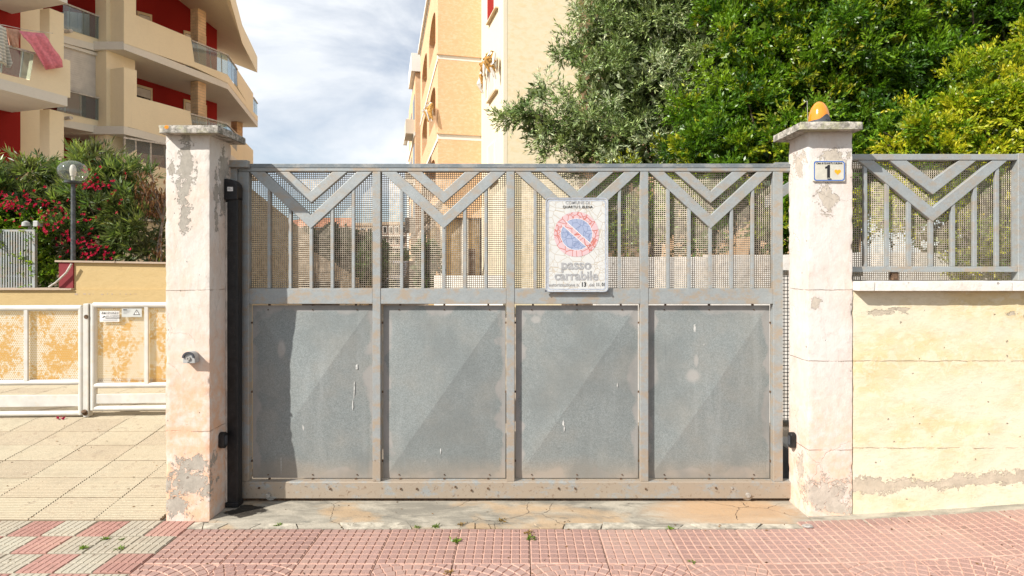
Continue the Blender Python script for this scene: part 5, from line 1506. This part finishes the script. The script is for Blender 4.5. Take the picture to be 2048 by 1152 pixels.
# portico on the ground floor
wallp('portico_wall', 'portico', PF, -0.3, S2, 0, 3.38, 0.3, -0.4)
for s_ in (0.1, 0.95): 
    m = MB(); m.prism([PF.pt(s_, 0, -.02), PF.pt(s_ + .22, 0, -.02), PF.pt(s_ + .22, 3.38, -.02), PF.pt(s_, 3.38, -.02)], -PF.n * 0.25); m.build('column', M['white'], bc_)
wallp('door', 'woodshut', PF, 1.18, 1.5, 0.1, 2.2, 0.08, -0.36)
wl_ = MB(); wl_.prism([W(868, 551, 17.5), W(1006, 551, 17.0), W(1006, 700, 17.0), W(868, 700, 17.5)], (0, 0.25, 0))
o = wl_.build('low_wall', M['white'], base=W(940, 600, 17.3)); put(o, 'low white wall in front of the portico, seen through gate mesh', 'wall')
aw = thing('porch_canopy', 'sloping reed canopy over the peach house entrance, behind mesh', 'canopy', W(855, 470, 20.6))
for k in range(8):
    a = W(838 + k * 3, 478 - k * 9, 21 - k * .15); b = W(868 + k * 3, 448 - k * 9, 20.4 - k * .15)
    if k in (0, 1, 4, 5): MB().tube(a, b, 0.10, 6).build('reed_roll', M['coping'], aw)
# next house along the drive
nb = thing('far_wing', 'next pale house with arched balconies beyond the peach house', 'building', PLf.pt(20, 0))
def fw(name, mat, t0, t1, z0, z1, o, th):
    m = MB(); m.prism([PLf.pt(t0, z0, o), PLf.pt(t1, z0, o), PLf.pt(t1, z1, o), PLf.pt(t0, z1, o)], PLf.n * th); return m.build(name, M[mat], nb)
fw('wall', 'peach', 13, 22, 0, 13.2, -0.15, 6); fw('roof', 'white', 12.8, 16.5, 13.22, 14.3, -0.4, 6); fw('wall', 'white', 24, 33, 0, 12.9, 0.1, 6); fw('roof', 'white', 23.9, 33.2, 12.92, 13.2, -0.2, 6)
for z in (3.4, 6.4, 9.4): 
    fw('string_course', 'white', 13, 22, z, z + .22, -0.22, 0.1); fw('balcony', 'soffit', 13.6, 15.8, z + .24, z + 1.1, -0.7, 0.6); fw('opening', 'darkwin', 13.7, 15.7, z + 1.1, z + 2.7, -0.17, 0.1); fw('opening', 'darkwin', 17.5, 20.5, z + 1.1, z + 2.5, -0.17, 0.1)

# ------------------------------------------------------------------ what shows through the gate: side wall, stone wall, far houses, car
PWa = Plane(-2.02, 4.25, -0.30, 1.0)
sw_ = thing('side_wall', 'plain tan boundary wall running back behind the left of the gate', 'wall', PWa.pt(0, 0))
m = MB(); m.prism([PWa.pt(0, 0), PWa.pt(7.2, 0), PWa.pt(7.2, 2.14), PWa.pt(0, 2.16)], -PWa.n * 0.2); m.build('wall_face', M['tanwall'], sw_)
PWb = Plane(-4.05, 11.2, -0.17, 1.0)
st_ = thing('stone_wall', 'long tuff block wall dropping towards the far end of the drive', 'wall', PWb.pt(0, 0))
m = MB(); m.prism([PWb.pt(0, 0, -.03), PWb.pt(15, 0, -.03), PWb.pt(15, 0.5, -.03), PWb.pt(0, 1.86, -.03)], -PWb.n * 0.3); m.build('mortar', M['mortar'], st_)
mb = MB(); mb.box(-.5, .5, -.5, .5, -.5, .5); bkm = mb.mesh('block'); bkm.materials.append(M['stone'])
for r in range(8):
    for c in range(30):
        t0 = c * 0.5 + (0.25 if r % 2 else 0); z = 0.12 + r * 0.235
        if z + .1 > 1.86 - 0.0914 * t0: continue
        child('block', bkm, st_, PWb.pt(t0 + .25, z, -0.05), (0, 0, math.atan2(PWb.ud, PWb.ux)), (0.475 + random.uniform(-.02, .01), 0.1 + random.uniform(0, .03), 0.215))
def far_house(name, label, x0, x1, ybot, yeave, d, mat, cols, rows, roof=None, depth=8):
    a, b = W(x0, ybot, d), W(x1, ybot, d); ze = W(0, yeave, d).z
    t = thing(name, label, 'building', (a.x, a.y, 0))
    MB().box(a.x, b.x, a.y, a.y + depth, 0, ze).build('wall', M[mat], t)
    wd = (b.x - a.x) / cols; hh = ze / rows
    for i in range(cols):
        for j in range(1, rows):
            xa, xb = a.x + wd * (i + .25), a.x + wd * (i + .75); z0, z1 = j * hh + hh * .28, j * hh + hh * .82
            f = MB().box(xa - .06, xb + .06, a.y - 0.05, a.y + 0.02, z0 - .06, z1 + .06).build('window', M['white'], t)
            MB().box(xa, xb, a.y - 0.07, a.y + 0.0, z0, z1).build('pane', M['darkwin'], f)
    for j in range(1, rows): MB().box(a.x, b.x, a.y - 0.3, a.y - .002, j * hh - .1, j * hh + .06).build('balcony', M['slabwhite'], t)
    if roof:
        zr = W(0, roof, d).z
        m = MB(); m.prism([(a.x - .4, a.y - .4, ze), (b.x + .4, a.y - .4, ze), (b.x - .6, a.y + depth * .5, zr), (a.x + .6, a.y + depth * .5, zr)], (0, 0, 0.15)); m.build('roof', M['terracotta'], t)
    else: MB().box(a.x - .15, b.x + .15, a.y - .15, a.y + depth, ze + .001, ze + .3).build('parapet', M['fartan'], t)
    return t
far_house('far_house', 'distant tan house with terracotta roof, seen through left gate panel', 560, 700, 600, 455, 52, 'fartan', 5, 3, 432)
far_house('far_house', 'distant lower tan house right of the terracotta roof', 702, 748, 600, 451, 66, 'fartan', 3, 3)
far_house('far_house', 'distant brown apartment tower seen through the second gate panel', 764, 812, 600, 450, 62, 'farbrown', 4, 5)
far_house('far_house', 'distant pale house low between tower and peach house', 814, 862, 600, 492, 58, 'slabwhite', 3, 2)
o = MB().box(W(800, 0, 30).x, W(872, 0, 30).x, Yd(30), Yd(30) + .3, 0, W(0, 529, 30).z).build('yard_wall', M['creamwhite'], base=(W(835, 0, 30).x, Yd(30), 0))
put(o, 'pale cream wall closing the end of the drive, beside white van', 'wall')
# white van facing the gate
vx, vy = W(771, 0, 27).x, Yd(27)
van = thing('parked_van', 'white van parked at the end of the drive, seen through mesh', 'van', (vx, vy, 0))
side = [(0, 0.35), (0, 0.95), (0.55, 1.05), (1.1, 1.72), (1.4, 1.8), (4.3, 1.8), (4.4, 1.6), (4.4, 0.35)]
m = MB(); m.prism([(vx - 0.85, vy + a, b) for a, b in side], (1.7, 0, 0)); m.build('body', M['carwhite'], van, bevel=0.08)
m = MB(); m.prism([(vx - 0.72, vy + .60, 1.13), (vx + .72, vy + .60, 1.13), (vx + .66, vy + 1.04, 1.67), (vx - .66, vy + 1.04, 1.67)], (0, -0.03, 0.02)); m.build('windscreen', M['darkwin'], van)
for sgn in (-1, 1):
    MB().box(vx + sgn * .6 - .16, vx + sgn * .6 + .16, vy - .02, vy + .05, 0.72, 0.9).build('headlight', M['glass'], van, bevel=0.02)
    for yy in (0.85, 3.5): MB().path([(vx + sgn * .70, vy + yy, 0.32), (vx + sgn * .87, vy + yy, 0.32)], 0.32, 20).build('wheel', M['rubber'], van)
MB().box(vx - .4, vx + .4, vy - .03, vy + .03, 0.62, 0.82).build('grille', M['darkgrey'], van); MB().box(vx - .86, vx + .86, vy - .08, vy + .1, 0.36, 0.56).build('bumper', M['darkgrey'], van, bevel=.03)
# garden wall behind the right half of the gate
gwr = thing('planter_wall', 'pale weathered planter wall under the hedge, behind the gate mesh', 'wall', (1.6, Yd(5.7), 0))
xs_ = [0.75, 1.9, 3.1, 4.4, 6.2]
for i in range(4): bm_obj(rough_block(xs_[i] + .003, xs_[i + 1] - .003, Yd(5.7), Yd(5.95), lambda x, y: 0.0, 1.66 + 0.02 * i, 0.09, 0.01, 0.01, 40.0 + i), 'wall_block', M['ledge'], gwr)
put(MB().box(0.8, 9, Yd(5.96), Yd(11), 0.0, 1.55).build('hedge_bed', M['soil']), kind='structure')
# ------------------------------------------------------------------ vegetation
def unit(v): return v / (np.linalg.norm(v, axis=-1, keepdims=True) + 1e-9)
def rsph(n): return unit(rng.normal(size=(n, 3)))
def leaf_mesh(name, p, d, L, wd, col, base, fold=0.18, cup=0.0):
    """p base points, d directions, L lengths, wd widths, col colours: one folded leaf each"""
    n = len(p)
    s = unit(np.cross(d, rsph(n)))
    nn = np.cross(s, d)
    mid = p + d * (L * 0.48)[:, None]
    v = np.empty((n, 4, 3))
    v[:, 0] = p
    v[:, 1] = mid + s * (wd / 2)[:, None] + nn * (wd * fold)[:, None]
    v[:, 2] = p + d * L[:, None] - nn * (L * cup)[:, None]
    v[:, 3] = mid - s * (wd / 2)[:, None] + nn * (wd * fold)[:, None]
    q = np.arange(n * 4).reshape(n, 4)
    c = np.repeat(col, 4, axis=0)
    return np_mesh(name, v.reshape(-1, 3), q, base, c)
def clumps(blobs, per, front=0.65, shell=0.55, rmin=0.16, rmax=0.34):
    C, R, O = [], [], []
    for (c, r) in blobs:
        c = np.array(c); r3 = np.array(r if hasattr(r, '__len__') else (r, r, r))
        k = max(3, int(per * r3[0] * r3[2]))
        d = rsph(k)
        fl = rng.random(k) < front
        d[fl, 1] = -np.abs(d[fl, 1])
        rad = shell + (1 - shell) * rng.random(k) ** 0.6
        C.append(c + d * r3 * rad[:, None]); R.append(rmin + (rmax - rmin) * rng.random(k)); O.append(d)
    return np.concatenate(C), np.concatenate(R), np.concatenate(O)
def crown(name, blobs, base, per=26, twigs=22, leaves=13, L=(0.03, 0.045), wr=0.36, pal=None, tip=None, up=0.35, front=0.65, spread=0.75, rmin=0.16, rmax=0.34, mat='leaf', parent=None, tipf=0.15, jit=0.18, shell=0.55, cup=0.05, inner=2000):
    C, R, O = clumps(blobs, per, front, shell, rmin, rmax)
    n = len(C)
    # twigs
    tc = np.repeat(C, twigs, 0); tr = np.repeat(R, twigs); to = np.repeat(O, twigs, 0); cid = np.repeat(np.arange(n), twigs)
    td = unit(rsph(len(tc)) + to * 0.55 + np.array([0, 0, up]))
    ts = tc + td * (tr * 0.25 * rng.random(len(tc)))[:, None]
    tl = tr * (0.55 + 0.6 * rng.random(len(tc)))
    # leaves along the twigs
    lp_ = np.repeat(ts, leaves, 0); ld = np.repeat(td, leaves, 0); ll = np.repeat(tl, leaves); lc = np.repeat(cid, leaves)
    f = np.tile(np.linspace(0.12, 1.0, leaves), len(ts)) + rng.normal(0, 0.04, len(lp_))
    p = lp_ + ld * (ll * f)[:, None]
    p[:, 2] -= 0.06 * (ll * f) ** 2 / 0.3
    dr = unit(ld * (0.55 + 0.4 * f)[:, None] + rsph(len(p)) * spread)
    LL = L[0] + (L[1] - L[0]) * rng.random(len(p))
    pal = np.array(pal)
    cc = pal[rng.integers(0, len(pal), n)][lc]
    if tip is not None:
        tm = (rng.random(n) < tipf)[lc]
        k = np.clip(f - 0.25, 0, 1) * tm
        cc = cc * (1 - k[:, None]) + np.array(tip) * k[:, None]
    cc = cc * (1 + rng.normal(0, jit, (len(p), 1))) * (1 + rng.normal(0, 0.05, (len(p), 3)))
    cc = np.clip(cc, 0.004, 0.9)
    me = leaf_mesh(name, p, dr, LL, LL * wr, cc, tuple(base), cup=cup)
    o = link(name, me, M[mat], parent)
    if inner:
        q = []
        for (c, r) in blobs:
            k = int(inner * r[0] * r[2]); q.append(np.array(c) + rsph(k) * np.array(r) * (0.66 * rng.random(k) ** 0.45)[:, None])
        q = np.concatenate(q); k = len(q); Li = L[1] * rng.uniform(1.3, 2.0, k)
        ci = pal[rng.integers(0, len(pal), k)] * rng.uniform(.5, 1.0, (k, 1))  # inner leaves tinted darker: shade inside the crown put into their colour
        io = link('inner_leaves', leaf_mesh('inner_leaves', q, rsph(k), Li, Li * min(0.6, wr * 1.5), ci, tuple(base)), M[mat], parent); io['kind'] = 'stuff'
    return o, C, p
def limbs(name, root, C, parent, mat, nl=26, r0=0.07, forks=2, sag=0.0, twig_r=0.006):
    m = MB(); root = Vector(root)
    order = rng.permutation(len(C))[:nl]
    ctr = Vector(tuple(C.mean(0)))
    fork = root.lerp(ctr, 0.45) + Vector((0.05, 0, 0))
    m.path([root - Vector((0, 0, 0.1)), root.lerp(fork, 0.5) + Vector((random.uniform(-.06, .06), 0, 0)), fork], [r0, r0 * 0.85, r0 * 0.7], 9)
    for i in order:
        e = Vector(tuple(C[i])); k = fork.lerp(e, 0.5) + Vector((random.uniform(-.12, .12), random.uniform(-.12, .12), random.uniform(0, .15)))
        m.path([fork, fork.lerp(k, .5) + Vector((0, 0, .04)), k, e], [r0 * 0.45, r0 * 0.33, r0 * 0.2, twig_r], 6)
    return m.build(name, M[mat], parent, smooth=True, fix=False)
def bl(x, y, d, r, rz_=None): p = W(x, y, d); return ((p.x, p.y, p.z), (r, r, rz_ or r))

# olive tree
ob = thing('olive_tree', 'grey green olive tree reaching left across the yellow wall', 'tree', W(1290, 540, 8.4))
OL = [bl(1320, 20, 8.4, 1.05), bl(1235, 170, 8.2, 0.78), bl(1330, 210, 8.3, 0.85), bl(1165, 265, 8.0, 0.62, 0.5), bl(1085, 258, 8.0, 0.45, 0.36), bl(1040, 235, 8.0, 0.22, 0.18), bl(1078, 185, 8.0, 0.22, 0.2), bl(1140, 105, 8.2, 0.20, 0.25), bl(1215, 60, 8.3, 0.45, 0.8),
      bl(1230, -90, 8.5, 0.6), bl(1400, -60, 8.8, 1.0), bl(1400, 120, 8.6, 0.9), bl(1250, 320, 8.1, 0.75, 0.5), bl(1390, 330, 8.3, 0.8, 0.6), bl(1300, 120, 8.8, 1.0), bl(1410, 30, 8.8, 1.0), bl(1425, 170, 7.7, 0.45), bl(1465, 40, 7.5, 0.5), bl(1440, 90, 7.4, .35)]
_, C, _ = crown('crown', OL, BASE[ob.name], per=62, twigs=16, leaves=14, L=(0.05, 0.085), wr=0.23, up=0.3, spread=0.62, rmin=0.14, rmax=0.30, mat='leaf_olive', parent=ob,
         inner=1800, pal=[(0.19, 0.255, 0.08), (0.26, 0.325, 0.115), (0.15, 0.215, 0.065), (0.40, 0.45, 0.25), (0.30, 0.36, 0.14)], jit=0.45, front=0.6, cup=0.03)
limbs('trunk', W(1300, 560, 8.5), C, ob, 'bark', 34, 0.10)
# dark green hedge trees
HB1 = [bl(1440, 250, 7.2, 0.75), bl(1500, 120, 7.3, 0.8), bl(1560, 290, 7.0, 0.75, 0.6), bl(1480, 380, 7.0, 0.75), bl(1420, 330, 6.9, 0.5), bl(1590, 180, 7.1, 0.7), bl(1500, 10, 7.4, 0.75), bl(1600, 60, 7.4, 0.8), bl(1540, 200, 7.6, 0.9), bl(1560, -70, 7.5, 0.8), bl(1400, 450, 6.9, .5), bl(1310, 440, 7.2, .5), bl(1560, 450, 6.8, .55), bl(1240, 425, 7.4, .5)]
HB2 = [bl(1690, 110, 7.1, 0.85), bl(1760, 210, 7.0, 0.8), bl(1680, 300, 6.9, 0.7), bl(1650, 10, 7.4, 0.9), bl(1780, 20, 7.3, 0.9), bl(1650, 400, 6.9, 0.7), bl(1780, 340, 6.8, 0.6), bl(1720, 200, 7.6, 1.0), bl(1720, -70, 7.5, 0.9)]
HB3 = [bl(1880, 60, 7.2, 0.85), bl(1920, -40, 7.4, 0.9), bl(2020, 40, 7.2, 0.8), bl(1850, 170, 7.0, 0.6), bl(2110, 100, 7.3, 0.9), bl(2150, 260, 7.3, 0.9), bl(1960, 130, 7.6, 1.0), bl(2060, -60, 7.5, .9), bl(1880, 280, 7.4, .8), bl(2000, 300, 7.4, .9)]
dk = [(0.075, 0.165, 0.012), (0.12, 0.235, 0.014), (0.165, 0.285, 0.016), (0.05, 0.12, 0.011), (0.21, 0.32, 0.018)]
for nm, lab, HBk, rt, tf in (('evergreen_tree', 'dark green evergreen with yellow tips between olive tree and beacon', HB1, (1500, 560, 7.2), 0.30),
                       ('evergreen_tree', 'dense glossy green evergreen right behind the amber beacon', HB2, (1700, 560, 7.1), 0.12),
                       ('evergreen_tree', 'tall dark evergreen at upper right above the yellow green bush', HB3, (1930, 560, 7.2), 0.10)):
    t = thing(nm, lab, 'tree', W(*rt), 'evergreens behind the fence')
    _, C, _ = crown('crown', HBk, BASE[t.name], per=60, twigs=20, leaves=14, L=(0.04, 0.066), wr=0.40, pal=dk, tip=(0.46, 0.43, 0.025), tipf=tf, parent=t, inner=1700, rmin=0.13, rmax=0.29, front=0.7, up=0.45, spread=0.6, jit=0.24)
    limbs('trunk', W(*rt), C, t, 'bark', 30, 0.07)
# yellow green bush on the right
yb = thing('golden_bush', 'bright yellow green bush at the right behind the fence', 'bush', W(1960, 560, 5.9))
YB = [bl(1850, 262, 5.9, 0.42, 0.36), bl(1940, 210, 5.9, 0.46), bl(2040, 150, 5.9, 0.42, 0.46), bl(2010, 260, 5.7, 0.5), bl(1790, 290, 5.9, 0.24, 0.2), bl(1870, 370, 5.8, 0.5), bl(1980, 390, 5.8, 0.55), bl(2090, 320, 5.9, 0.6), bl(2130, 200, 6.0, 0.5), bl(1780, 390, 5.9, 0.36), bl(1890, 470, 5.8, 0.45), bl(2000, 490, 5.8, 0.45)]
_, C, _ = crown('crown', YB, BASE[yb.name], per=120, twigs=17, leaves=13, L=(0.032, 0.052), wr=0.42, inner=1800, pal=[(0.24, 0.33, 0.016), (0.32, 0.39, 0.018), (0.14, 0.25, 0.014), (0.40, 0.42, 0.02)], tip=(0.66, 0.58, 0.03), tipf=0.5, parent=yb, rmin=0.10, rmax=0.21, front=0.72, up=0.55, spread=0.55, jit=0.2)
limbs('stems', W(1960, 560, 5.9), C, yb, 'bark', 40, 0.04)
# oleanders
ol_pal = [(0.11, 0.165, 0.05), (0.14, 0.20, 0.06), (0.085, 0.135, 0.045), (0.19, 0.24, 0.08), (0.14, 0.15, 0.07)]
def oleander(label, blobs, root, per, fl, seed):
    t = thing('oleander_bush', label, 'bush', W(*root), 'oleanders in the planter')
    _, C, p = crown('crown', blobs, BASE[t.name], per=per, twigs=11, leaves=14, L=(0.085, 0.145), wr=0.15, pal=ol_pal, tip=(0.30, 0.34, 0.10), tipf=0.4, parent=t, inner=450, rmin=0.14, rmax=0.28, front=0.68, up=0.75, spread=0.55, jit=0.22)
    limbs('stems', W(*root), C, t, 'drybark', 44, 0.035)
    # blossoms: five petals each
    P, D, Lq, CC = [], [], [], []
    for (fx_, fy_, fd, sx_, sy_, k) in fl:
        for _k in range(int(k * 0.7)):
            c = np.array(tuple(W(rng.normal(fx_, sx_ * 1.35), rng.normal(fy_, sy_ * 1.25), fd + rng.normal(0, .12))))
            hue = np.array([(0.50, 0.010, 0.050), (0.38, 0.008, 0.055), (0.60, 0.03, 0.09)][rng.integers(0, 3)])
            ax = unit(np.array([[rng.normal(0, .4), -1, rng.normal(.3, .4)]]))[0]
            a1 = unit(np.cross(ax, [0, 0, 1.0])[None])[0]; a2 = np.cross(ax, a1)
            for q in range(5):
                an = q * 2 * math.pi / 5 + rng.random()
                P.append(c); D.append(a1 * math.cos(an) + a2 * math.sin(an) + ax * 0.35); Lq.append(rng.uniform(0.017, 0.028)); CC.append(hue * rng.uniform(.75, 1.15))
    if P:
        P, D, Lq, CC = np.array(P), unit(np.array(D)), np.array(Lq), np.array(CC)
        o = link('blossom', leaf_mesh('blossom', P, D, Lq, Lq * 0.8, CC, tuple(BASE[t.name])), M['petal'], t); o['kind'] = 'stuff'
    return t
oleander('tall oleander with red blossom left of the globe lamp', [bl(30, 384, 7.7, 0.51), bl(100, 414, 7.8, 0.51), bl(20, 432, 7.6, 0.46), bl(90, 482, 7.7, 0.46), bl(75, 339, 7.9, 0.18), bl(-60, 394, 7.8, 0.55), bl(130, 414, 8.0, 0.37)],
         (70, 560, 7.8), 72, [(40, 405, 7.05, 30, 10, 60), (85, 420, 7.1, 24, 16, 60), (112, 450, 7.1, 16, 14, 40), (133, 472, 7.15, 9, 14, 24), (15, 400, 7.05, 15, 8, 24)], 1)
oleander('wide oleander with red blossom between globe lamp and pillar', [bl(200, 384, 8.0, 0.51), bl(200, 442, 7.8, 0.55), bl(255, 412, 7.9, 0.46), bl(280, 482, 7.8, 0.39), bl(180, 497, 7.7, 0.37), bl(235, 369, 8.1, 0.31), bl(205, 334, 8.1, 0.13), bl(310, 512, 7.8, 0.28)],
         (220, 560, 7.9), 72, [(175, 370, 7.25, 10, 5, 26), (205, 372, 7.25, 12, 8, 34), (185, 485, 7.1, 12, 10, 34), (200, 500, 7.1, 14, 8, 28), (165, 510, 7.1, 12, 8, 16), (190, 345, 7.4, 14, 8, 16), (180, 430, 7.2, 10, 10, 14), (225, 410, 7.3, 14, 14, 10)], 2)
# bright hedge by the slat fence
hb = thing('privet_hedge', 'bright green leafy hedge behind the grey slat fence', 'hedge', W(60, 575, 7.35))
_, C, _ = crown('crown', [bl(20, 460, 7.35, 0.34, .3), bl(75, 470, 7.35, 0.32, .28), bl(95, 520, 7.35, 0.26, .34), bl(-30, 460, 7.4, .4), bl(60, 525, 7.4, .3, .35), bl(0, 530, 7.4, .35)], BASE[hb.name], per=150, twigs=14, leaves=12, inner=1800, L=(0.032, 0.055), wr=0.42,
      pal=[(0.16, 0.27, 0.02), (0.20, 0.32, 0.025), (0.12, 0.22, 0.02)], tip=(0.32, 0.40, 0.03), tipf=.4, parent=hb, rmin=.08, rmax=.17, up=.5)
limbs('stems', W(60, 575, 7.35), C, hb, 'bark', 26, 0.025)
# dry branch with brown leaves next to the pillar
db = thing('dead_shrub', 'dry branch with hanging brown leaves beside the left pillar', 'shrub', W(322, 530, 7.6))
m = MB(); root = W(325, 540, 7.6)
tips = [W(*q) for q in ((275, 345, 7.5), (290, 365, 7.5), (300, 340, 7.6), (270, 380, 7.6), (310, 400, 7.5), (285, 395, 7.5), (330, 380, 7.6), (300, 420, 7.5), (322, 530, 7.4), (312, 545, 7.4), (345, 350, 7.6))]
kn = W(326, 440, 7.6)
m.path([root, W(318, 490, 7.6), kn], [0.03, 0.025, 0.02], 7)
P = []; D = []
for tp in tips:
    mid = kn.lerp(tp, .5) + Vector((random.uniform(-.05, .05), 0, random.uniform(0, .1)))
    m.path([kn, mid, tp], [0.014, 0.009, 0.004], 5)
    for k in range(46):
        f = random.uniform(0.35, 1.05); b = mid.lerp(tp, (f - .35) / .65)
        P.append(tuple(b + Vector((random.gauss(0, .05), random.gauss(0, .05), random.gauss(0, .04))))); D.append((random.gauss(0, .35), random.gauss(0, .35), -1))
m.build('branches', M['drybark'], db, smooth=True, fix=False)
P = np.array(P); D = unit(np.array(D)); Lq = rng.uniform(.05, .10, len(P))
o = link('dry_leaves', leaf_mesh('dry_leaves', P, D, Lq, Lq * .28, np.array([[0.17, 0.085, 0.045]]) * rng.uniform(.6, 1.5, (len(P), 1)), tuple(BASE[db.name])), M['petal'], db); o['kind'] = 'stuff'
# trees down the drive
for lab, blobs, rt in (('green shrub above the stone wall, seen through the left gate panel', [bl(655, 492, 22, 1.0, .7), bl(700, 505, 24, 1.1, .8), bl(730, 525, 25, .9, 1.0)], (700, 560, 24)),
                       ('dark tree beside the stone wall next to the first gate post', [bl(745, 530, 20, .7, 1.0), bl(735, 500, 22, .6, .6)], (745, 580, 20)),
                       ('low hedge in front of the distant pale houses', [bl(780, 518, 44, 1.3, .5), bl(815, 516, 44, 1.5, .5), bl(850, 512, 42, 1.2, .6)], (815, 545, 44)),
                       ('climbing plant on the corner of the portico', [bl(850, 545, 18.5, .3, .8), bl(852, 515, 18.6, .25, .4)], (850, 600, 18.5))):
    t = thing('shrub', lab, 'shrub', W(*rt))
    _, C, _ = crown('crown', blobs, BASE[t.name], per=26, twigs=12, leaves=9, L=(0.10, 0.18), wr=0.5, pal=[(0.05, 0.10, 0.02), (0.08, 0.14, 0.03), (0.035, 0.07, 0.018)], parent=t, rmin=.2, rmax=.4)
    limbs('stems', W(*rt), C, t, 'bark', 10, 0.06)

# ------------------------------------------------------------------ weeds and litter on the pavement
def weed(label, x, y, r, n, green=True, h=1.0):
    d = 1798.0 / (y - 530.0)
    X = (x - CX) * d / F; Y = Yd(d); z = gzf(X) - 0.004
    t = thing('weed', label, 'weed', (X, Y, z), 'weeds in the pavement joints')
    a = rng.random(n) * 2 * math.pi; e = rng.random(n) * 0.9 * h + 0.15
    D = unit(np.stack([np.cos(a), np.sin(a), e], 1)); P = np.array([[X, Y, z]]) + D * (r * 0.5 * rng.random((n, 1))) + rng.normal(0, r * .22, (n, 3)) * np.array([1, 1, .15])
    P[:, 2] = np.maximum(P[:, 2], z)
    L = r * rng.uniform(.35, .75, n)
    col = (np.array([[0.16, 0.25, 0.03]]) if green else np.array([[0.33, 0.21, 0.07]])) * rng.uniform(.6, 1.35, (n, 1))
    link('leaves', leaf_mesh('leaves', P, D, L, L * .45, col, tuple(BASE[t.name])), M['leaf'], t)
    m = MB()
    for k in range(6): 
        v = Vector(tuple(D[k])); m.path([(X, Y, z - .004), Vector((X, Y, z)) + v * r * .6], [0.0016, 0.0008], 4)
    m.build('stems', M['drybark'], t)
weed('bright green weed tuft in the tile joint left of centre', 912, 1083, 0.036, 40)
weed('green and brown weed in the central tile joint', 1062, 1078, 0.036, 40)
weed('dry brown grass at top of the central tile joint', 1058, 1067, 0.030, 40, False)
weed('small green weed at the edge of the cracked concrete, right', 1340, 1057, 0.025, 40)
weed('tiny weed in a pink tile joint at right', 1384, 1124, 0.022, 24)
weed('dry tuft among the cracked slabs right of centre', 1003, 1042, 0.026, 40, False)
weed('dry brown tuft on the cracked concrete edge', 922, 1049, 0.024, 36, False)
weed('low green weed along the concrete edge left of centre', 872, 1053, 0.028, 40)
weed('thin green sprig on the concrete edge further left', 835, 1054, 0.022, 30)
weed('green tuft between checked tiles nearest the pavement joint', 168, 1096, 0.028, 40)
weed('green sprig in the checked tiles below the driveway', 211, 1078, 0.026, 40)
weed('flat green sprig beside the red checked tile', 242, 1079, 0.020, 30)
weed('low weed at the dark joint of the checked tiles', 239, 1098, 0.026, 36)
weed('small green sprig at the cracked concrete by the left pillar', 556, 1050, 0.024, 36)
weed('dry bottom weed in the joint near the photo edge', 896, 1145, 0.026, 36, False)
# litter: one uncountable scatter
n = 420
xs_ = rng.uniform(-4.2, 3.0, n); dd = rng.uniform(2.8, 5.0, n)
P, D = [], []
for x_, d_ in zip(xs_, dd):
    if x_ > -2.25 and d_ > 3.78: continue
    if -2.2 < x_ < -1.9 and d_ > 3.48: continue
    if x_ > 1.78 and d_ > 3.52: continue
    z = rz(d_) if (x_ < -2.22 and d_ > 3.53) else gzf(x_)
    P.append((x_, Yd(d_), z + 0.002)); D.append((rng.normal(), rng.normal(), 0.1))
P = np.array(P); D = unit(np.array(D)); L = rng.uniform(.008, .022, len(P))
put(link('leaf_litter', leaf_mesh('leaf_litter', P, D, L, L * .4, np.array([[0.15, 0.085, 0.04]]) * rng.uniform(.5, 1.8, (len(P), 1)), (0, 0, 0)), M['petal'], None, (0, 0, 0)), 'tiny dry leaves and grit scattered over the paving', 'litter', kind='stuff')
# crumpled foil by the right pillar and a fallen blossom
d_ = 1798.0 / (1055 - 530.0); fx0 = (1615 - CX) * d_ / F
bm = bmesh.new(); bmesh.ops.create_icosphere(bm, subdivisions=2, radius=0.022)
for v in bm.verts: v.co *= 1 + 0.5 * mnoise.noise(v.co * 90); v.co.z *= 0.35; v.co.x *= 1.5
for v in bm.verts: v.co += Vector((fx0, Yd(d_), gzf(fx0) + 0.006))
put(bm_obj(bm, 'crumpled_foil', M['steel'], None, (fx0, Yd(d_), gzf(fx0)), False), 'scrap of crumpled foil on the tiles by the right pillar', 'litter')
fp = W(123, 828, 5.02); fp.z = rz(5.02) + 0.004
t = thing('fallen_blossom', 'fallen pink blossom on the drive under the white barrier', 'flower', fp)
P = np.repeat(np.array([tuple(fp)]), 7, 0) + rng.normal(0, .01, (7, 3)) * np.array([1.5, 1, .2]); D = unit(np.stack([rng.normal(size=7), rng.normal(size=7), np.abs(rng.normal(size=7)) * .4], 1))
link('petals', leaf_mesh('petals', P, D, np.full(7, .035), np.full(7, .024), np.tile(np.array([[0.45, 0.02, 0.12]]), (7, 1)), tuple(fp)), M['petal'], t)
